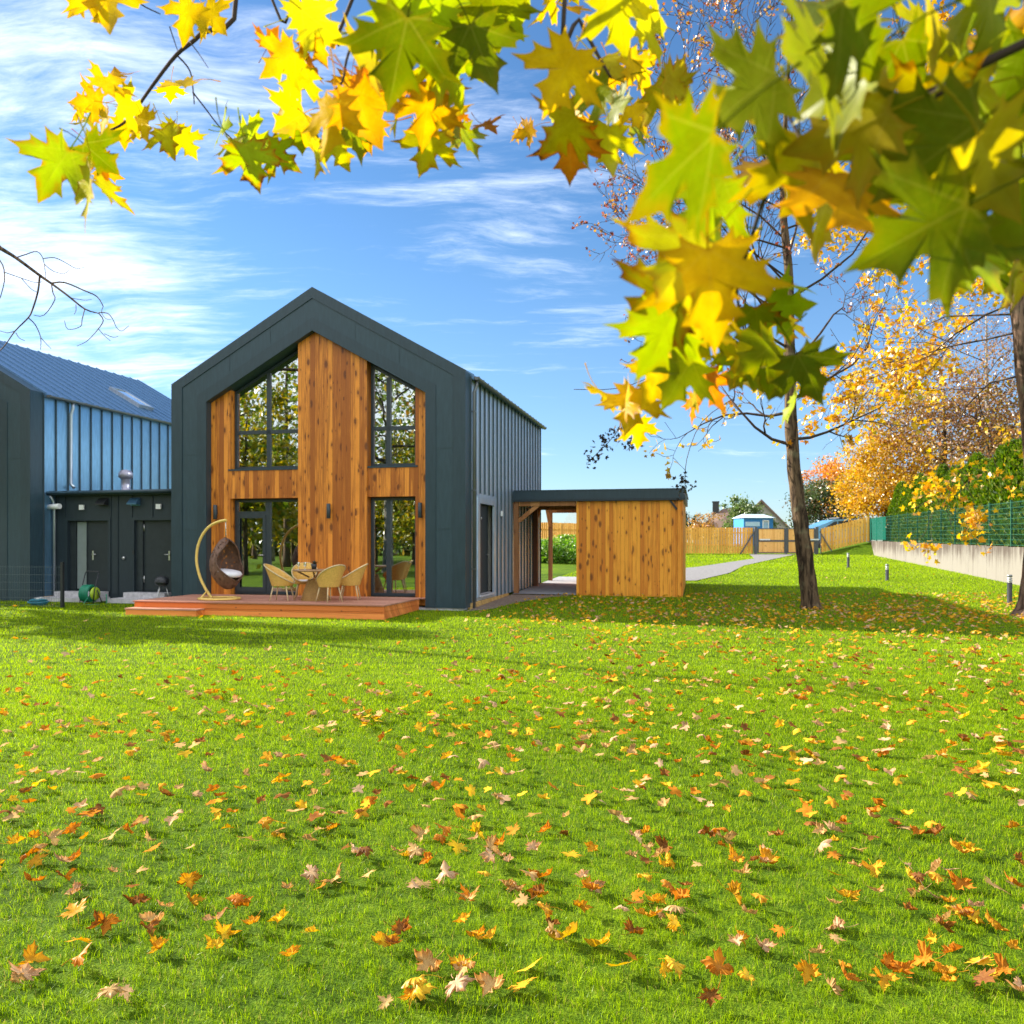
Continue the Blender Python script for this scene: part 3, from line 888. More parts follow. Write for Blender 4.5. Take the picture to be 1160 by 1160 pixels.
# kettle barbecue and hose reel by the annex
kb = thing('kettle_barbecue', 'small black kettle barbecue on thin legs beside the deck', 'barbecue', uv(-.36, .05, 0), 0)
q = MB(); q.lathe([(0, .50), (.08, .505), (.15, .54), (.185, .60), (.19, .64), (0, .64)], (0, 0, 0), 20); q.build('bowl', M_BLACK, kb)
q = MB(); q.lathe([(.19, .645), (.185, .69), (.14, .75), (.06, .78), (0, .785)], (0, 0, 0), 20); q.tube([(-.03, 0, .78), (-.03, 0, .81), (.03, 0, .81), (.03, 0, .78)], .008, 6); q.build('lid', M_BLACK, kb)
for k in range(3):
    a = k * 2.094 + .3
    q = MB(); q.tube([(.1 * math.cos(a), .1 * math.sin(a), .52), (.24 * math.cos(a), .24 * math.sin(a), 0)], .01, 6); q.build('leg', M_STEEL, kb)
hr = thing('hose_reel', 'green garden hose reel with tall loop handle between the two doors', 'hose reel', uv(-2.30, -.32, 0), -TH)
M_GHOSE = m_plain('green_hose', (.015, .22, .12), .4, 0, .5, .2, 20); M_LIME = m_plain('lime_plastic', (.40, .55, .03), .4, 0, .5, .1)
q = MB()
for s_ in (-.2, .22):
    q.tube([(s_, -.16, .0), (s_, -.1, .4), (s_, .06, .86)], .014, 8); q.tube([(s_, .2, .0), (s_, .0, .40)], .014, 8)
q.tube([(-.2, .06, .86), (-.17, .07, .90), (.19, .07, .90), (.22, .06, .86)], .014, 8); q.tube([(-.2, .06, .52), (.22, .06, .52)], .011, 6)
q.build('frame', M_BLACK, hr)
q = MB()
for k in range(9):
    xx = -.17 + k * .03
    for rr in (.19, .225):
        q.tube([(xx + .004 * math.sin(3 * a), rr * math.cos(a), .30 + rr * math.sin(a)) for a in [2 * math.pi * m / 20 for m in range(21)]], .0145, 6)
q.build('coiled_hose', M_GHOSE, hr)
q = MB(); q.lathe([(.0, 0), (.17, 0), (.18, .02), (.17, .05), (0, .05)], (0, 0, 0), 22); q.v = [(.13 + z, x, .30 + y) for x, y, z in q.v]; q.build('drum_side', M_LIME, hr)
q = MB(); q.tube(smoothpts([(.1, -.2, .2), (.05, -.3, .03), (.25, -.34, .02), (.42, -.2, .02), (.46, .05, .02), (.42, .1, .28)]), .0145, 6); q.build('hose_end', M_GHOSE, hr)
co = thing('coiled_hose', 'small teal coil lying at the foot of the left house', 'hose', (-12.55, 21.62, gzf(0, 21.6)), .3)
q = MB()
for k in range(5):
    rr = .13 + .03 * (k % 3); q.tube([(rr * 1.3 * math.cos(a), rr * math.sin(a), .03 + .028 * k + .012 * math.sin(2 * a + k)) for a in [2 * math.pi * m / 22 for m in range(23)]], .018, 6)
q.build('coil', m_plain('teal_hose', (.03, .22, .30), .4, 0, .5, .2, 20), co)
q = MB(); q.tube([(-.05, -.05, .17), (.08, -.02, .2)], .022, 8); q.build('nozzle', M_WHITEP, co)

# thin wire fence at the left edge
wf = thing('wire_fence', 'thin dark wire fence with one black post in front of the left house', 'fence', (-11.55, 20.95, 0), -TH)
q = MB(); q.box((-.035, -.035, -.2), (.035, .035, 1.18)); q.build('post', M_BLACK, wf)
q = MB(); q.box((-2.56, -.03, -.2), (-2.5, .03, 1.18)); q.build('post', M_BLACK, wf)
q = MB(); q.box((-5.06, -.03, -.2), (-5.0, .03, 1.18)); q.build('post', M_BLACK, wf)
q = MB()
for k in range(6): q.box((-5.0, -.003, .05 + .2 * k), (-.03, .003, .056 + .2 * k))
for k in range(66): q.box((-.1 - .075 * k, -.005, .02), (-.097 - .075 * k, -.002, 1.1))
q.build('wire_mesh', m_plain('grey_wire', (.12, .15, .16), .5, .3, .5, .1), wf)

# ------------------------------------------------------------------ carport with timber store
M_POST = m_boards('post_timber', (.28, .12, .04), (.15, .055, .02), (.05, .02, .008), .3, .6, .6)
M_BEAM = m_boards('beam_timber', (.48, .22, .07), (.30, .12, .035), (.1, .04, .012), .3, .6, .5)
cp = thing('carport', 'flat black-roofed carport with orange timber store beside the house', 'carport', uv(W, 0), -TH)
cz = gzf(0, 24.9)
q = MB(); q.box((.07, 5.10, 2.99), (5.22, 11.3, 3.22)); q.box((.05, 5.06, 3.00), (5.24, 5.099, 3.25))
q.box((.06, 5.05, 3.252), (5.25, 11.32, 3.285)); rf_ = q.build('roof', M_TRIM, cp)
q = MB(); q.box((.05, 5.03, 2.935), (5.24, 5.09, 2.998)); q.build('fascia_board', M_ANNEX, cp)
for u, v in ((.12, 5.16), (.12, 8.2), (.12, 11.05)):
    q = MB(); q.box((u - .05, v - .06, cz - .3), (u + .09, v + .08, 2.985)); q.build('post', M_POST, cp)
q = MB(); q.bar((.21, 5.2, 2.35), (.95, 5.2, 2.94), .1, .12); q.build('brace', M_BEAM, cp)
q = MB(); q.bar((.14, 8.28, 2.4), (.14, 8.95, 2.94), .1, .1); q.build('brace', M_BEAM, cp)
q = MB(); q.bar((.14, 10.98, 2.3), (.14, 10.3, 2.94), .1, .1); q.build('brace', M_BEAM, cp)
for v in (5.17, 8.2, 11.05):
    q = MB(); q.box((.22, v - .05, 2.80), (1.98, v + .05, 2.984)); q.build('beam', M_BEAM, cp)
q = MB(); q.box((2.0, 5.17, cz - .1), (5.0, 5.22, 2.93)); sw = q.build('store_wall', M_SHED, cp)
q = MB(); q.box((2.0, 5.225, cz - .1), (2.05, 11.0, 2.98)); q.build('store_wall', M_SHED, cp)
q = MB(); q.box((5.10, 5.20, cz - .1), (5.15, 11.0, 2.98)); q.build('store_wall', M_SHED, cp)
q = MB(); q.box((2.06, 10.95, cz - .1), (5.09, 11.0, 2.98)); q.build('store_wall', M_SHED, cp)
q = MB(); q.box((5.003, 5.11, cz - .1), (5.16, 5.195, 2.93)); q.build('corner_post', M_SHED, cp)
q = MB(); q.bar((4.99, 5.14, 2.66), (4.80, 5.14, 2.92), .05, .06); q.build('bracket', M_BLACK, cp)

# paving, soil strip, drive
def sheet(name, pts, dz_, mat, world=True, sub=1):
    vs = [(x, y, gzf(x, y) + dz_) for x, y in pts]
    me = bpy.data.meshes.new(name); me.from_pydata(vs, [], [tuple(range(len(vs)))]); me.materials.append(mat)
    o = bpy.data.objects.new(name, me); COL.objects.link(o); o['kind'] = 'structure'; return o
def m_stone(name, a, b, sc=6.0, bump=.4):
    t = NT(name); c = t.coords()
    n = t.noise(c, sc, 6, .65); n2 = t.noise(c, sc * 9, 4, .7)
    return t.pbr(t.mix(t.smooth(t.math('ADD', t.math('MULTIPLY', n, .5), t.math('MULTIPLY', n2, .5)), .35, .65), a, b), .9, 0, .15, n2, .01, bump)
def uv2(u, v): p = uv(u, v); return (p.x, p.y)
q = MB()
for (u0_, u1_, vv_) in ((.05, 2.0, [4.95, 6, 8, 10, 11.01]), (.05, 5.0, [11.014, 12.2, 13.5])):
    for a_, b_ in zip(vv_, vv_[1:]):
        ps = [uv(W + x_, y_) for x_, y_ in ((u0_, a_), (u1_, a_), (u1_, b_), (u0_, b_))]
        q.add([(p_.x, p_.y, gzf(0, p_.y) + .035) for p_ in ps], [(0, 1, 2, 3)])
o = q.build('carport_paving', m_stone('pale_paving', (.26, .255, .27), (.36, .355, .37), 5)); o['kind'] = 'structure'
t_ = NT('soil'); c_ = t_.coords(); 
M_SOIL = m_stone('soil', (.12, .08, .055), (.34, .26, .20), 14, .9)
sheet('soil_strip', [uv2(8.25, -.25), uv2(8.75, .6), uv2(9.0, 2.4), uv2(9.6, 4.3), uv2(10.2, 4.94), uv2(8.25, 4.94)], .012, M_SOIL)
M_DRIVE = m_stone('gravel_drive', (.15, .145, .15), (.27, .26, .255), 9, .6)
PATH = [(4.4, 30.6), (7.0, 31.0), (9.6, 36.0), (12.1, 42.6), (16, 50.3), (20.9, 59.9), (17.4, 59.9), (15.4, 51.8), (12.5, 46.8), (9.4, 41.3), (7.4, 38.8), (5.5, 37.6)]
sheet('driveway', PATH, .03, M_DRIVE)
# drive polygon is bent: rebuild as strip so that it follows the rise
o = bpy.data.objects['driveway']; me = bpy.data.meshes.new('driveway')
lo_, hi_ = PATH[:6], PATH[6:][::-1]
vs = []; fs = []
for k in range(6):
    for p in (lo_[k], hi_[k]): vs.append((p[0], p[1], gzf(*p) + .03))
for k in range(5): fs.append((2*k, 2*k+2, 2*k+3, 2*k+1))
me.from_pydata(vs, [], fs); me.materials.append(M_DRIVE); o.data = me

# ------------------------------------------------------------------ bollard lights
for lab, x, y, h_ in (('black bollard light nearest the viewer, beside the right tree trunk', 13.3, 21.8, .80), ('black bollard light in the middle of the far lawn', 14.35, 31.2, .64), ('farthest black bollard light, in front of the right picket fence', 16.9, 41, .74)):
    b = thing('bollard_light', lab, 'bollard', (x, y, gzf(x, y)), 0, 'bollard lights on the far lawn')
    q = MB(); q.lathe([(0, 0), (.085, 0), (.085, .02), (.062, .03), (.062, h_ - .2), (0, h_ - .2)], (0, 0, 0), 18); q.build('post', M_BLACK, b)
    q = MB(); q.lathe([(.05, h_ - .2), (.05, h_ - .06)], (0, 0, 0), 18); q.build('lens', M_WHITEP, b)
    q = MB(); q.lathe([(.0, h_ - .06), (.066, h_ - .06), (.066, h_ - .008), (.055, h_), (0, h_)], (0, 0, 0), 18)
    for k in range(2): q.lathe([(.054, h_ - .17 + k * .055), (.066, h_ - .175 + k * .055), (.066, h_ - .15 + k * .055), (.054, h_ - .155 + k * .055)], (0, 0, 0), 18)
    q.build('cap', m_plain('grey_cap', (.22, .23, .24), .4, .4, .5, .1), b)

# ------------------------------------------------------------------ picket fences and gate
M_PICK = m_boards('picket_timber', (.95, .50, .09), (.74, .34, .045), (.2, .06, .01), .16, .6, .5, False, .0)
M_GATEW = m_boards('gate_timber', (.98, .55, .17), (.85, .42, .11), (.2, .07, .02), .11, .6, .5)
M_GREYP = m_plain('grey_post_paint', (.12, .12, .125), .5, .3, .4, .15)
def pickets(name, label, p, q_, h_, step=.195, wd=.165, z0=None, brace=None, posts=3):
    p = Vector((p[0], p[1], 0)); q_ = Vector((q_[0], q_[1], 0)); L = (q_ - p).length
    ang = math.atan2(q_.y - p.y, q_.x - p.x)
    base = z0 or (lambda k: gzf(0, p.y + (q_.y - p.y) * k))
    b = thing(name, label, 'fence', (p.x, p.y, base(0)), ang)
    n = int(L / step); m = MB()
    for i in range(n):
        x = (i + .5) * L / n; z = base(x / L) - base(0); dh = random.uniform(-.015, .015); hh = h_(x / L) if callable(h_) else h_
        m.box((x - wd / 2, -.012, z + .06), (x + wd / 2, .012, z + hh + dh))
    m.build('pickets', M_PICK, b)
    for zz in (.35, .8):
        m = MB()
        h0 = (h_(0) if callable(h_) else h_); h1 = (h_(1) if callable(h_) else h_)
        m.bar((0, .05, zz * h0), (L, .05, base(1) - base(0) + zz * h1), .07, .09); m.build('rail', M_PICK, b)
    for k in range(posts):
        x = L * k / max(1, posts - 1); z = base(x / L) - base(0); m = MB(); hh = h_(x / L) if callable(h_) else h_
        m.box((x - .05, .096, z - .3), (x + .05, .19, z + hh - .05)); m.build('post', M_GREYP, b)
    return b
pickets('picket_fence', 'orange wooden picket fence left of the driveway gate', (9.2, 60.6), (17.75, 60.1), 1.98, posts=4)
pickets('picket_fence', 'orange wooden fence behind the carport opening, above the green shrubs', (-2.5, 49.0), (9.2, 60.6), lambda k: 2.45 - .3 * k, .2, .17, posts=5)
pickets('picket_fence', 'tilting wooden picket fence between the gate and the concrete wall', (22.75, 60), (25.95, 59.2), 1.82, .205, .18, lambda k: .88 + .85 * k, posts=2)
gt = thing('driveway_gate', 'double wooden driveway gate with dark metal frame and cross rail', 'gate', (17.9, 60, gzf(0, 60)), 0)
for x0, x1 in ((.18, 2.18), (2.36, 4.36)):
    q = MB(); q.box((x0 + .06, -.02, .16), (x1 - .06, .02, 1.86)); lf = q.build('gate_leaf', M_GATEW, gt)
    q = MB(); q.ring([(x0, .08), (x1, .08), (x1, 1.92), (x0, 1.92)], [(x0 + .07, .16), (x1 - .07, .16), (x1 - .07, 1.86), (x0 + .07, 1.86)], -.04, .04)
    q.box((x0 + .07, -.05, .93), (x1 - .07, -.022, 1.06)); q.build('leaf_frame', M_GREYP, lf)
for x in (.02, 4.5):
    q = MB(); q.box((x - .11, -.1, -.3), (x + .11, .1, 2.02)); q.build('gate_post', M_GREYP, gt)
q = MB(); q.box((2.2, -.06, .02), (2.34, .05, 1.95)); q.build('meeting_stile', M_GREYP, gt)
for x in (.3, 3.9):
    q = MB(); q.box((x, -.12, 1.04), (x + .75, -.055, 1.14)); q.build('gate_opener', M_WHITEP, gt)
q = MB(); q.bar((-.1, -.02, 1.65), (-1.15, -.12, .0), .09, .09); q.build('brace', M_GREYP, gt)
q = MB(); q.bar((4.72, -.02, 1.7), (5.55, -.3, .15), .08, .08); q.build('brace', M_GREYP, gt)
q = MB(); q.box((.55, -.062, .72), (1.3, -.052, .9)); q.build('shadow_plate', M_GREYP, gt) if False else None
# grass bank under the tilting fence
q = MB(); q.add([(22.6, 58.7, .74), (26.2, 57.6, .72), (26.2, 59.1, 1.72), (22.7, 59.9, .86), (26.3, 64, 1.7), (22.7, 64, .9)], [(0, 1, 2, 3), (3, 2, 4, 5)])
BANK = q

# ------------------------------------------------------------------ concrete retaining wall, mesh fence, hedge ground
wx = lambda y: 18.3 + .2667 * (y - 30.2)
wa = math.atan2(1, .2667)
rw = thing('retaining_wall', 'stained pale concrete retaining wall along the right side of the lawn', 'wall', (wx(20), 20, 0), wa)
LW = (60 - 20) / math.sin(wa)
def m_concrete_wall():
    t = NT('stained_concrete'); c = t.coords()
    st_ = t.noise(t.mapping(c, (3.2, 3.2, .22)), 1, 5, .65); big = t.noise(c, .8, 4, .6); fine = t.noise(c, 22, 4, .7)
    s = t.node('SeparateXYZ'); t.link(c, s.inputs[0])
    f = t.math('ADD', t.math('MULTIPLY', st_, .65), t.math('MULTIPLY', big, .35))
    top = t.smooth(s.outputs[2], .5, 1.7, -.1, .12)
    col = t.mix(t.smooth(t.math('ADD', f, top), .42, .66), (.19, .175, .15), (.075, .06, .05))
    return t.pbr(col, .9, 0, .15, fine, .01, .3)
M_CWALL = m_concrete_wall()
nseg = 16
for k in range(nseg):
    a, b = LW * k / nseg, LW * (k + 1) / nseg
    q = MB(); q.box((a + .008, -.0, -.5), (b - .008, -.22, 1.44 + .36 * (k + .5) / nseg)); q.build('wall_panel', M_CWALL, rw)
mf = thing('mesh_fence', 'green metal mesh fence standing on the concrete wall', 'fence', (wx(20), 20, 0), wa)
M_GREENM = m_plain('green_metal', (.015, .10, .06), .45, .2, .5, .1)
zb = lambda a: 1.44 + .36 * a / LW
npo = 17
for k in range(npo):
    a = LW * k / (npo - 1) - (.05 if k == npo - 1 else 0) + (.05 if k == 0 else 0)
    q = MB(); q.box((a - .03, -.14, zb(a) - .2), (a + .03, -.08, zb(a) + 1.68)); q.box((a - .035, -.145, zb(a) + 1.68), (a + .035, -.075, zb(a) + 1.71)); q.build('post', M_GREENM, mf)
q = MB()
for k in range(npo - 1):
    a, b = LW * k / (npo - 1), LW * (k + 1) / (npo - 1)
    za = zb(a)
    for j in range(9):
        z = .06 + .195 * j; q.bar((a, -.065, za + z), (b, -.065, zb(b) + z), .012, .013)
    m = 24
    for j in range(1, m):
        x = a + (b - a) * j / m; q.box((x - .004, -.062, zb(x) + .04), (x + .004, -.056, zb(x) + 1.66))
q.build('mesh_panel', M_GREENM, mf)
q = MB(); q.box((LW - 6.5, -.045, zb(LW) + .05), (LW - .1, -.04, zb(LW) + 1.6))
t_ = NT('screen_net'); c_ = t_.coords()
d_ = t_.node('BsdfDiffuse'); d_.inputs[0].default_value = (.01, .085, .06, 1); tr_ = t_.node('BsdfTransparent'); mx_ = t_.node('MixShader'); mx_.inputs[0].default_value = .7
t_.link(tr_.outputs[0], mx_.inputs[1]); t_.link(d_.outputs[0], mx_.inputs[2]); t_.link(mx_.outputs[0], t_.out.inputs[0])
q.build('screen_net', t_.m, mf)
q = MB(); q.box((LW + .05, -.2, .2), (LW + .35, .1, 3.3)); q.build('end_post', M_GREYP, mf)

# ------------------------------------------------------------------ beyond the fence: house, blue hut, van, pale house
M_TILE = m_boards('ribbed_brown_roof', (.20, .13, .10), (.13, .085, .07), (.08, .05, .04), .9, .8, .1)
M_BRICKW = m_plain('grey_gable', (.34, .30, .27), .9, 0, .1, .15, 2)
fh = thing('far_house', 'far brown-roofed house with a dark chimney beyond the fence', 'house', (28.5, 112, 1.0), R(-14))
q = MB(); q.prism([(2.0, 0), (9.0, 0), (9.0, 2.7), (5.5, 6.1), (2.0, 2.7)], 0, 9); 
q.v = [(x, y, z) for x, y, z in q.v]; q.box((-3.5, 1.5, 0), (2.0, 8, 2.4)); q.build('wall', M_BRICKW, fh)
q = MB(); 
q.prism([(1.4, 2.2), (1.55, 2.1), (5.5, 6.1), (9.45, 2.1), (9.6, 2.2), (5.5, 6.5)][::-1], -.4, 9.3)
q.add([(-4.5, 1, 1.5), (3.2, .8, 1.5), (4.4, 4.5, 6.1), (.4, 4.5, 5.4), (-4.5, 9, 1.6), (3.2, 9, 1.6)], [(0, 1, 2, 3), (3, 2, 5, 4), (0, 3, 4)])
q.build('roof', M_TILE, fh)
q = MB(); q.box((-.95, 4, 2.4), (-.05, 4.8, 6.3)); q.box((-1.02, 3.93, 6.303), (.02, 4.87, 6.5)); q.build('chimney', M_BLACK, fh)
q = MB(); q.ring([(4.6, 2.9), (6.3, 2.9), (6.3, 4.3), (4.6, 4.3)], [(4.7, 3.0), (6.2, 3.0), (6.2, 4.2), (4.7, 4.2)], -.05, -.003); wv = q.build('window', M_WHITEP, fh)
q = MB(); q.prism([(4.7, 3.0), (6.2, 3.0), (6.2, 4.2), (4.7, 4.2)], -.03, -.004); q.build('pane', M_BLACK, wv)
q = MB(); q.tube([(-4.2, 2, 0), (-4.2, 2, 4.6)], .08, 6); q.build('pole', M_BLACK, fh)

bh = thing('blue_hut', 'small bright blue hut with pale roof behind the gate', 'hut', (20.6, 72.5, 1.35), R(8))
M_BLUE = m_plain('blue_paint', (.03, .20, .50), .5, 0, .4, .15)
q = MB(); q.box((0, 0, 0), (2.75, 2.2, 2.55)); q.build('wall', M_BLUE, bh)
q = MB()
q.add([(-.15, -.2, 2.5), (2.9, -.2, 2.5), (2.9, 2.4, 2.5), (-.15, 2.4, 2.5), (.35, 1.1, 2.86), (2.4, 1.1, 2.86)], [(0, 1, 5, 4), (1, 2, 5), (2, 3, 4, 5), (3, 0, 4), (3, 2, 1, 0)])
q.build('roof', m_plain('pale_blue_roof', (.50, .62, .72), .5, 0, .3, .1), bh)
q = MB(); q.ring([(1.75, 1.35), (2.35, 1.35), (2.35, 2.3), (1.75, 2.3)], [(1.83, 1.43), (2.27, 1.43), (2.27, 2.22), (1.83, 2.22)], -.05, -.003); wv = q.build('window', M_WHITEP, bh)
q = MB(); q.prism([(1.83, 1.43), (2.27, 1.43), (2.27, 2.22), (1.83, 2.22)], -.03, -.01); q.build('pane', m_plain('hut_pane', (.4, .5, .55), .1, .3, .5, .1), wv)
q = MB(); q.box((.15, -.03, 1.75), (1.5, -.002, 2.15)); q.build('pale_board', m_plain('pale_board', (.45, .62, .75), .5, 0, .3, .1), bh)

vn = thing('blue_van', 'pale blue vehicle mostly hidden behind the tilting picket fence', 'van', (23.6, 64.5, 1.15), R(10))
M_CARB = m_plain('blue_car_paint', (.12, .33, .58), .22, .2, .6, .05)
q = MB()
prof = [(-.1, .35), (4.9, .35), (4.95, 1.2), (4.9, 2.0), (4.6, 2.36), (3.2, 2.42), (2.0, 2.3), (1.1, 1.95), (.1, 1.62), (-.12, 1.1)]
q.prism(prof, 0, 1.8); q.build('body', M_CARB, vn)
q = MB(); q.prism([(1.3, 1.72), (2.3, 1.72), (2.3, 2.2), (2.05, 2.16)], -.008, -.003); q.prism([(2.4, 1.72), (3.3, 1.72), (3.3, 2.26), (2.4, 2.21)], -.008, -.003); q.prism([(3.4, 1.72), (4.6, 1.72), (4.45, 2.24), (3.4, 2.27)], -.008, -.003)
q.build('window', M_BLACK, vn)
for x in (.9, 4.0):
    q = MB(); q.lathe([(0, 0), (.36, 0), (.38, .04), (.38, .2), (0, .2)], (0, 0, 0), 20); q.v = [(a + x, .19 - c_2, b + .38) for a, b, c_2 in q.v]
    q.v = [(a, b - .22, c2) for a, b, c2 in q.v]; q.build('wheel', M_BLACK, vn)
q = MB(); q.box((2.6, .2, 2.45), (4.7, 1.6, 2.52)); q.build('roof_rack', M_GREYP, vn)

ph = thing('pale_house', 'small pale grey-green roof with dark chimney seen above the fence through the carport', 'house', (5.6, 92, 1.2), R(-4))
q = MB(); q.box((.2, 0, 0), (6.8, 6, 2.6)); q.build('wall', M_WHITEP, ph)
q = MB(); q.add([(-.1, -.4, 2.3), (7.1, -.4, 2.3), (7.1, 6.4, 2.3), (-.1, 6.4, 2.3), (1.1, 3, 4.3), (6, 3, 4.3)], [(0, 1, 5, 4), (1, 2, 5), (2, 3, 4, 5), (3, 0, 4), (3, 2, 1, 0)])
q.build('roof', m_plain('grey_green_roof', (.30, .37, .36), .7, 0, .2, .12), ph)
q = MB(); q.box((1.55, 2.4, 3.6), (2.2, 3.1, 5.1)); q.build('chimney', M_BLACK, ph)
# ------------------------------------------------------------------ the lawn
def m_ground():
    t = NT('lawn_turf'); c = t.coords()
    n1 = t.noise(c, .35, 4, .6); n2 = t.noise(c, 9, 5, .7); n3 = t.noise(c, 60, 3, .7)
    f = t.math('ADD', t.math('ADD', t.math('MULTIPLY', n1, .3), t.math('MULTIPLY', n2, .35)), t.math('MULTIPLY', n3, .35))
    col = t.ramp(t.smooth(f, .34, .66), [(0, (.022, .045, .002)), (.5, (.075, .14, .004)), (1, (.17, .24, .008))])
    return t.pbr(col, .9, 0, .1, t.math('ADD', n2, n3), .04, .8)
M_TURF = m_ground()
ys = [-400, -100, -30, 0, 8, 10, 12, 14, 16, 18, 20.5, 24, 30, 40, 50, 60, 70, 80, 200, 900]
xs = [-900, -200, -60, -20, 0, 20, 60, 200, 900]
vs = [(x, y, gzf(x, y)) for y in ys for x in xs]
fs = []
for j in range(len(ys) - 1):
    for i in range(len(xs) - 1):
        a = j * len(xs) + i; fs.append((a, a + 1, a + len(xs) + 1, a + len(xs)))
me = bpy.data.meshes.new('lawn'); me.from_pydata(vs, [], fs); me.materials.append(M_TURF)
o = bpy.data.objects.new('lawn', me); COL.objects.link(o); o['kind'] = 'structure'
o = BANK.build('grass_bank', M_TURF); o['kind'] = 'structure'
# raised ground behind the retaining wall
q = MB(); q.add([(wx(18) + .23, 18, 1.25), (wx(60) + .23, 60, 1.55), (wx(60) + .23, 75, 1.6), (120, 90, 1.6), (120, 18, 1.25)], [(4, 3, 2, 1, 0)])
o = q.build('raised_ground', M_TURF); o['kind'] = 'structure'

def vnoise(x, y, f, seed=0):
    r = np.random.default_rng(seed); s = 0
    for k in range(6):
        a = r.uniform(0, 6.28); ph = r.uniform(0, 6.28); g = f * r.uniform(.6, 1.7)
        s = s + np.sin((x * math.cos(a) + y * math.sin(a)) * g + ph)
    return s / 6
def in_poly(x, y, poly):
    ins = np.zeros(x.shape, bool); n = len(poly); j = n - 1
    for i in range(n):
        xi, yi = poly[i]; xj, yj = poly[j]
        ins ^= ((yi > y) != (yj > y)) & (x < (xj - xi) * (y - yi) / (yj - yi + 1e-12) + xi); j = i
    return ins
def blocked(x, y, pad=0.0):
    u, v = to_uv(x, y)
    b = (u > -30) & (u < 8.28) & (v > -.04)
    b |= (u > -4.9) & (u < -.0) & (v > -.32)
    b |= (u > .62) & (u < 7.05) & (v > -2.4) & (v < .1)
    b |= (u > .62) & (u < 2.58) & (v > -2.72) & (v < -2.3)
    b |= (u > 8.2) & (u < 13.4) & (v > 5.08) & (v < 11.3)
    b |= (u > 8.2) & (u < 13.2) & (v > 11.0) & (v < 13.6)
    b |= in_poly(x, y, [uv2(8.25, -.3), uv2(8.7, .6), uv2(8.95, 2.4), uv2(9.5, 4.3), uv2(10.1, 5.1), uv2(8.2, 5.1)])
    b |= in_poly(x, y, PATH)
    b |= x > wx(y) - .02
    return b

M_BLADE = m_cloud_leaf('grass_blade', .48, .03)
def grass(n, y0, y1, power, seed, wid, hgt):
    r = np.random.default_rng(seed)
    # density falls with distance
    k = r.random(n); p = 1 - power
    y = (y0**p + k * (y1**p - y0**p)) ** (1 / p)
    half = .64 * y + 1.2
    x = r.uniform(-1, 1, n) * half
    keep = ~blocked(x, y)
    if y1 < 20: keep &= r.random(n) > np.clip((y - 9.2) / (y1 - 9.2), 0, 1)
    else: keep &= r.random(n) < np.clip((y - y0) / (.3 * y0), .02, 1)
    x, y = x[keep], y[keep]; n = len(x)
    tuft = vnoise(x, y, 34, 14) * .55 + vnoise(x, y, 75, 15) * .45
    kp = (r.random(n) < np.clip(.62 + 1.5 * tuft + np.clip((y - 6) / 6, 0, 1), .12, 1))
    x, y, tuft = x[kp], y[kp], tuft[kp]; n = len(x)
    cl = vnoise(x, y, 2.2, 3) * .35 + vnoise(x, y, 9, 4) * .35 + tuft * .5
    row = np.sin(y * 2 * math.pi / .55 + .12 * np.sin(x * .7)) 
    sc = (y / 5.0) ** .72
    h = hgt * (1 + .42 * cl + .2 * row * np.clip((y - 7) / 6, 0, 1)) * r.uniform(.55, 1.35, n) * np.where(y > 5, 1 + .10 * (sc - 1), 1)
    wd = wid * r.uniform(.6, 1.3, n) * np.maximum(sc, .85)
    ang = r.uniform(0, 2 * math.pi, n)
    la = r.uniform(0, 2 * math.pi, n); le = r.uniform(.1, .95, n) * h
    dx, dy = np.cos(ang) * wd / 2, np.sin(ang) * wd / 2
    z0 = gz(x, y) - .004
    lx, ly = np.cos(la) * le, np.sin(la) * le
    V = np.empty((n, 5, 3), np.float32)
    V[:, 0] = np.stack([x - dx, y - dy, z0], 1); V[:, 1] = np.stack([x + dx, y + dy, z0], 1)
    V[:, 2] = np.stack([x - dx * .8 + lx * .3, y - dy * .8 + ly * .3, z0 + h * .58], 1); V[:, 3] = np.stack([x + dx * .8 + lx * .3, y + dy * .8 + ly * .3, z0 + h * .58], 1)
    V[:, 4] = np.stack([x + lx, y + ly, z0 + h * r.uniform(.8, 1, n)], 1)
    T = (np.arange(n)[:, None, None] * 5 + np.array([[0, 1, 3], [0, 3, 2], [2, 3, 4]])[None]).reshape(-1, 3)
    m = np.clip(.46 + .33 * r.standard_normal(n) + .18 * vnoise(x, y, .9, 8) + .22 * cl + .34 * np.clip((y - 5) / 9, 0, 1) + .1 * row * np.clip((y - 7) / 6, 0, 1), 0, 1)[:, None]  # blades brighten with distance: sunlit glow of the farther lawn put into colour
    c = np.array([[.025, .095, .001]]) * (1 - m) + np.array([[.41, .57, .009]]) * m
    dry = r.random(n) < .05
    c[dry] = np.array([.40, .34, .10])
    C = np.repeat(c, 5, 0)
    return V.reshape(-1, 3), T, C
parts_ = []
V_, T_, C_ = [], [], []; off_ = 0
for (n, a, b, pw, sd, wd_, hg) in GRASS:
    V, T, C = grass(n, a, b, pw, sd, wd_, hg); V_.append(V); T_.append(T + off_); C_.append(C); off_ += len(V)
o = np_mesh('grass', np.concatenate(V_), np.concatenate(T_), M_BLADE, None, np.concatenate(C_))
setp(o, 'short bright green mown grass of the lawn', 'grass', None, 'stuff')

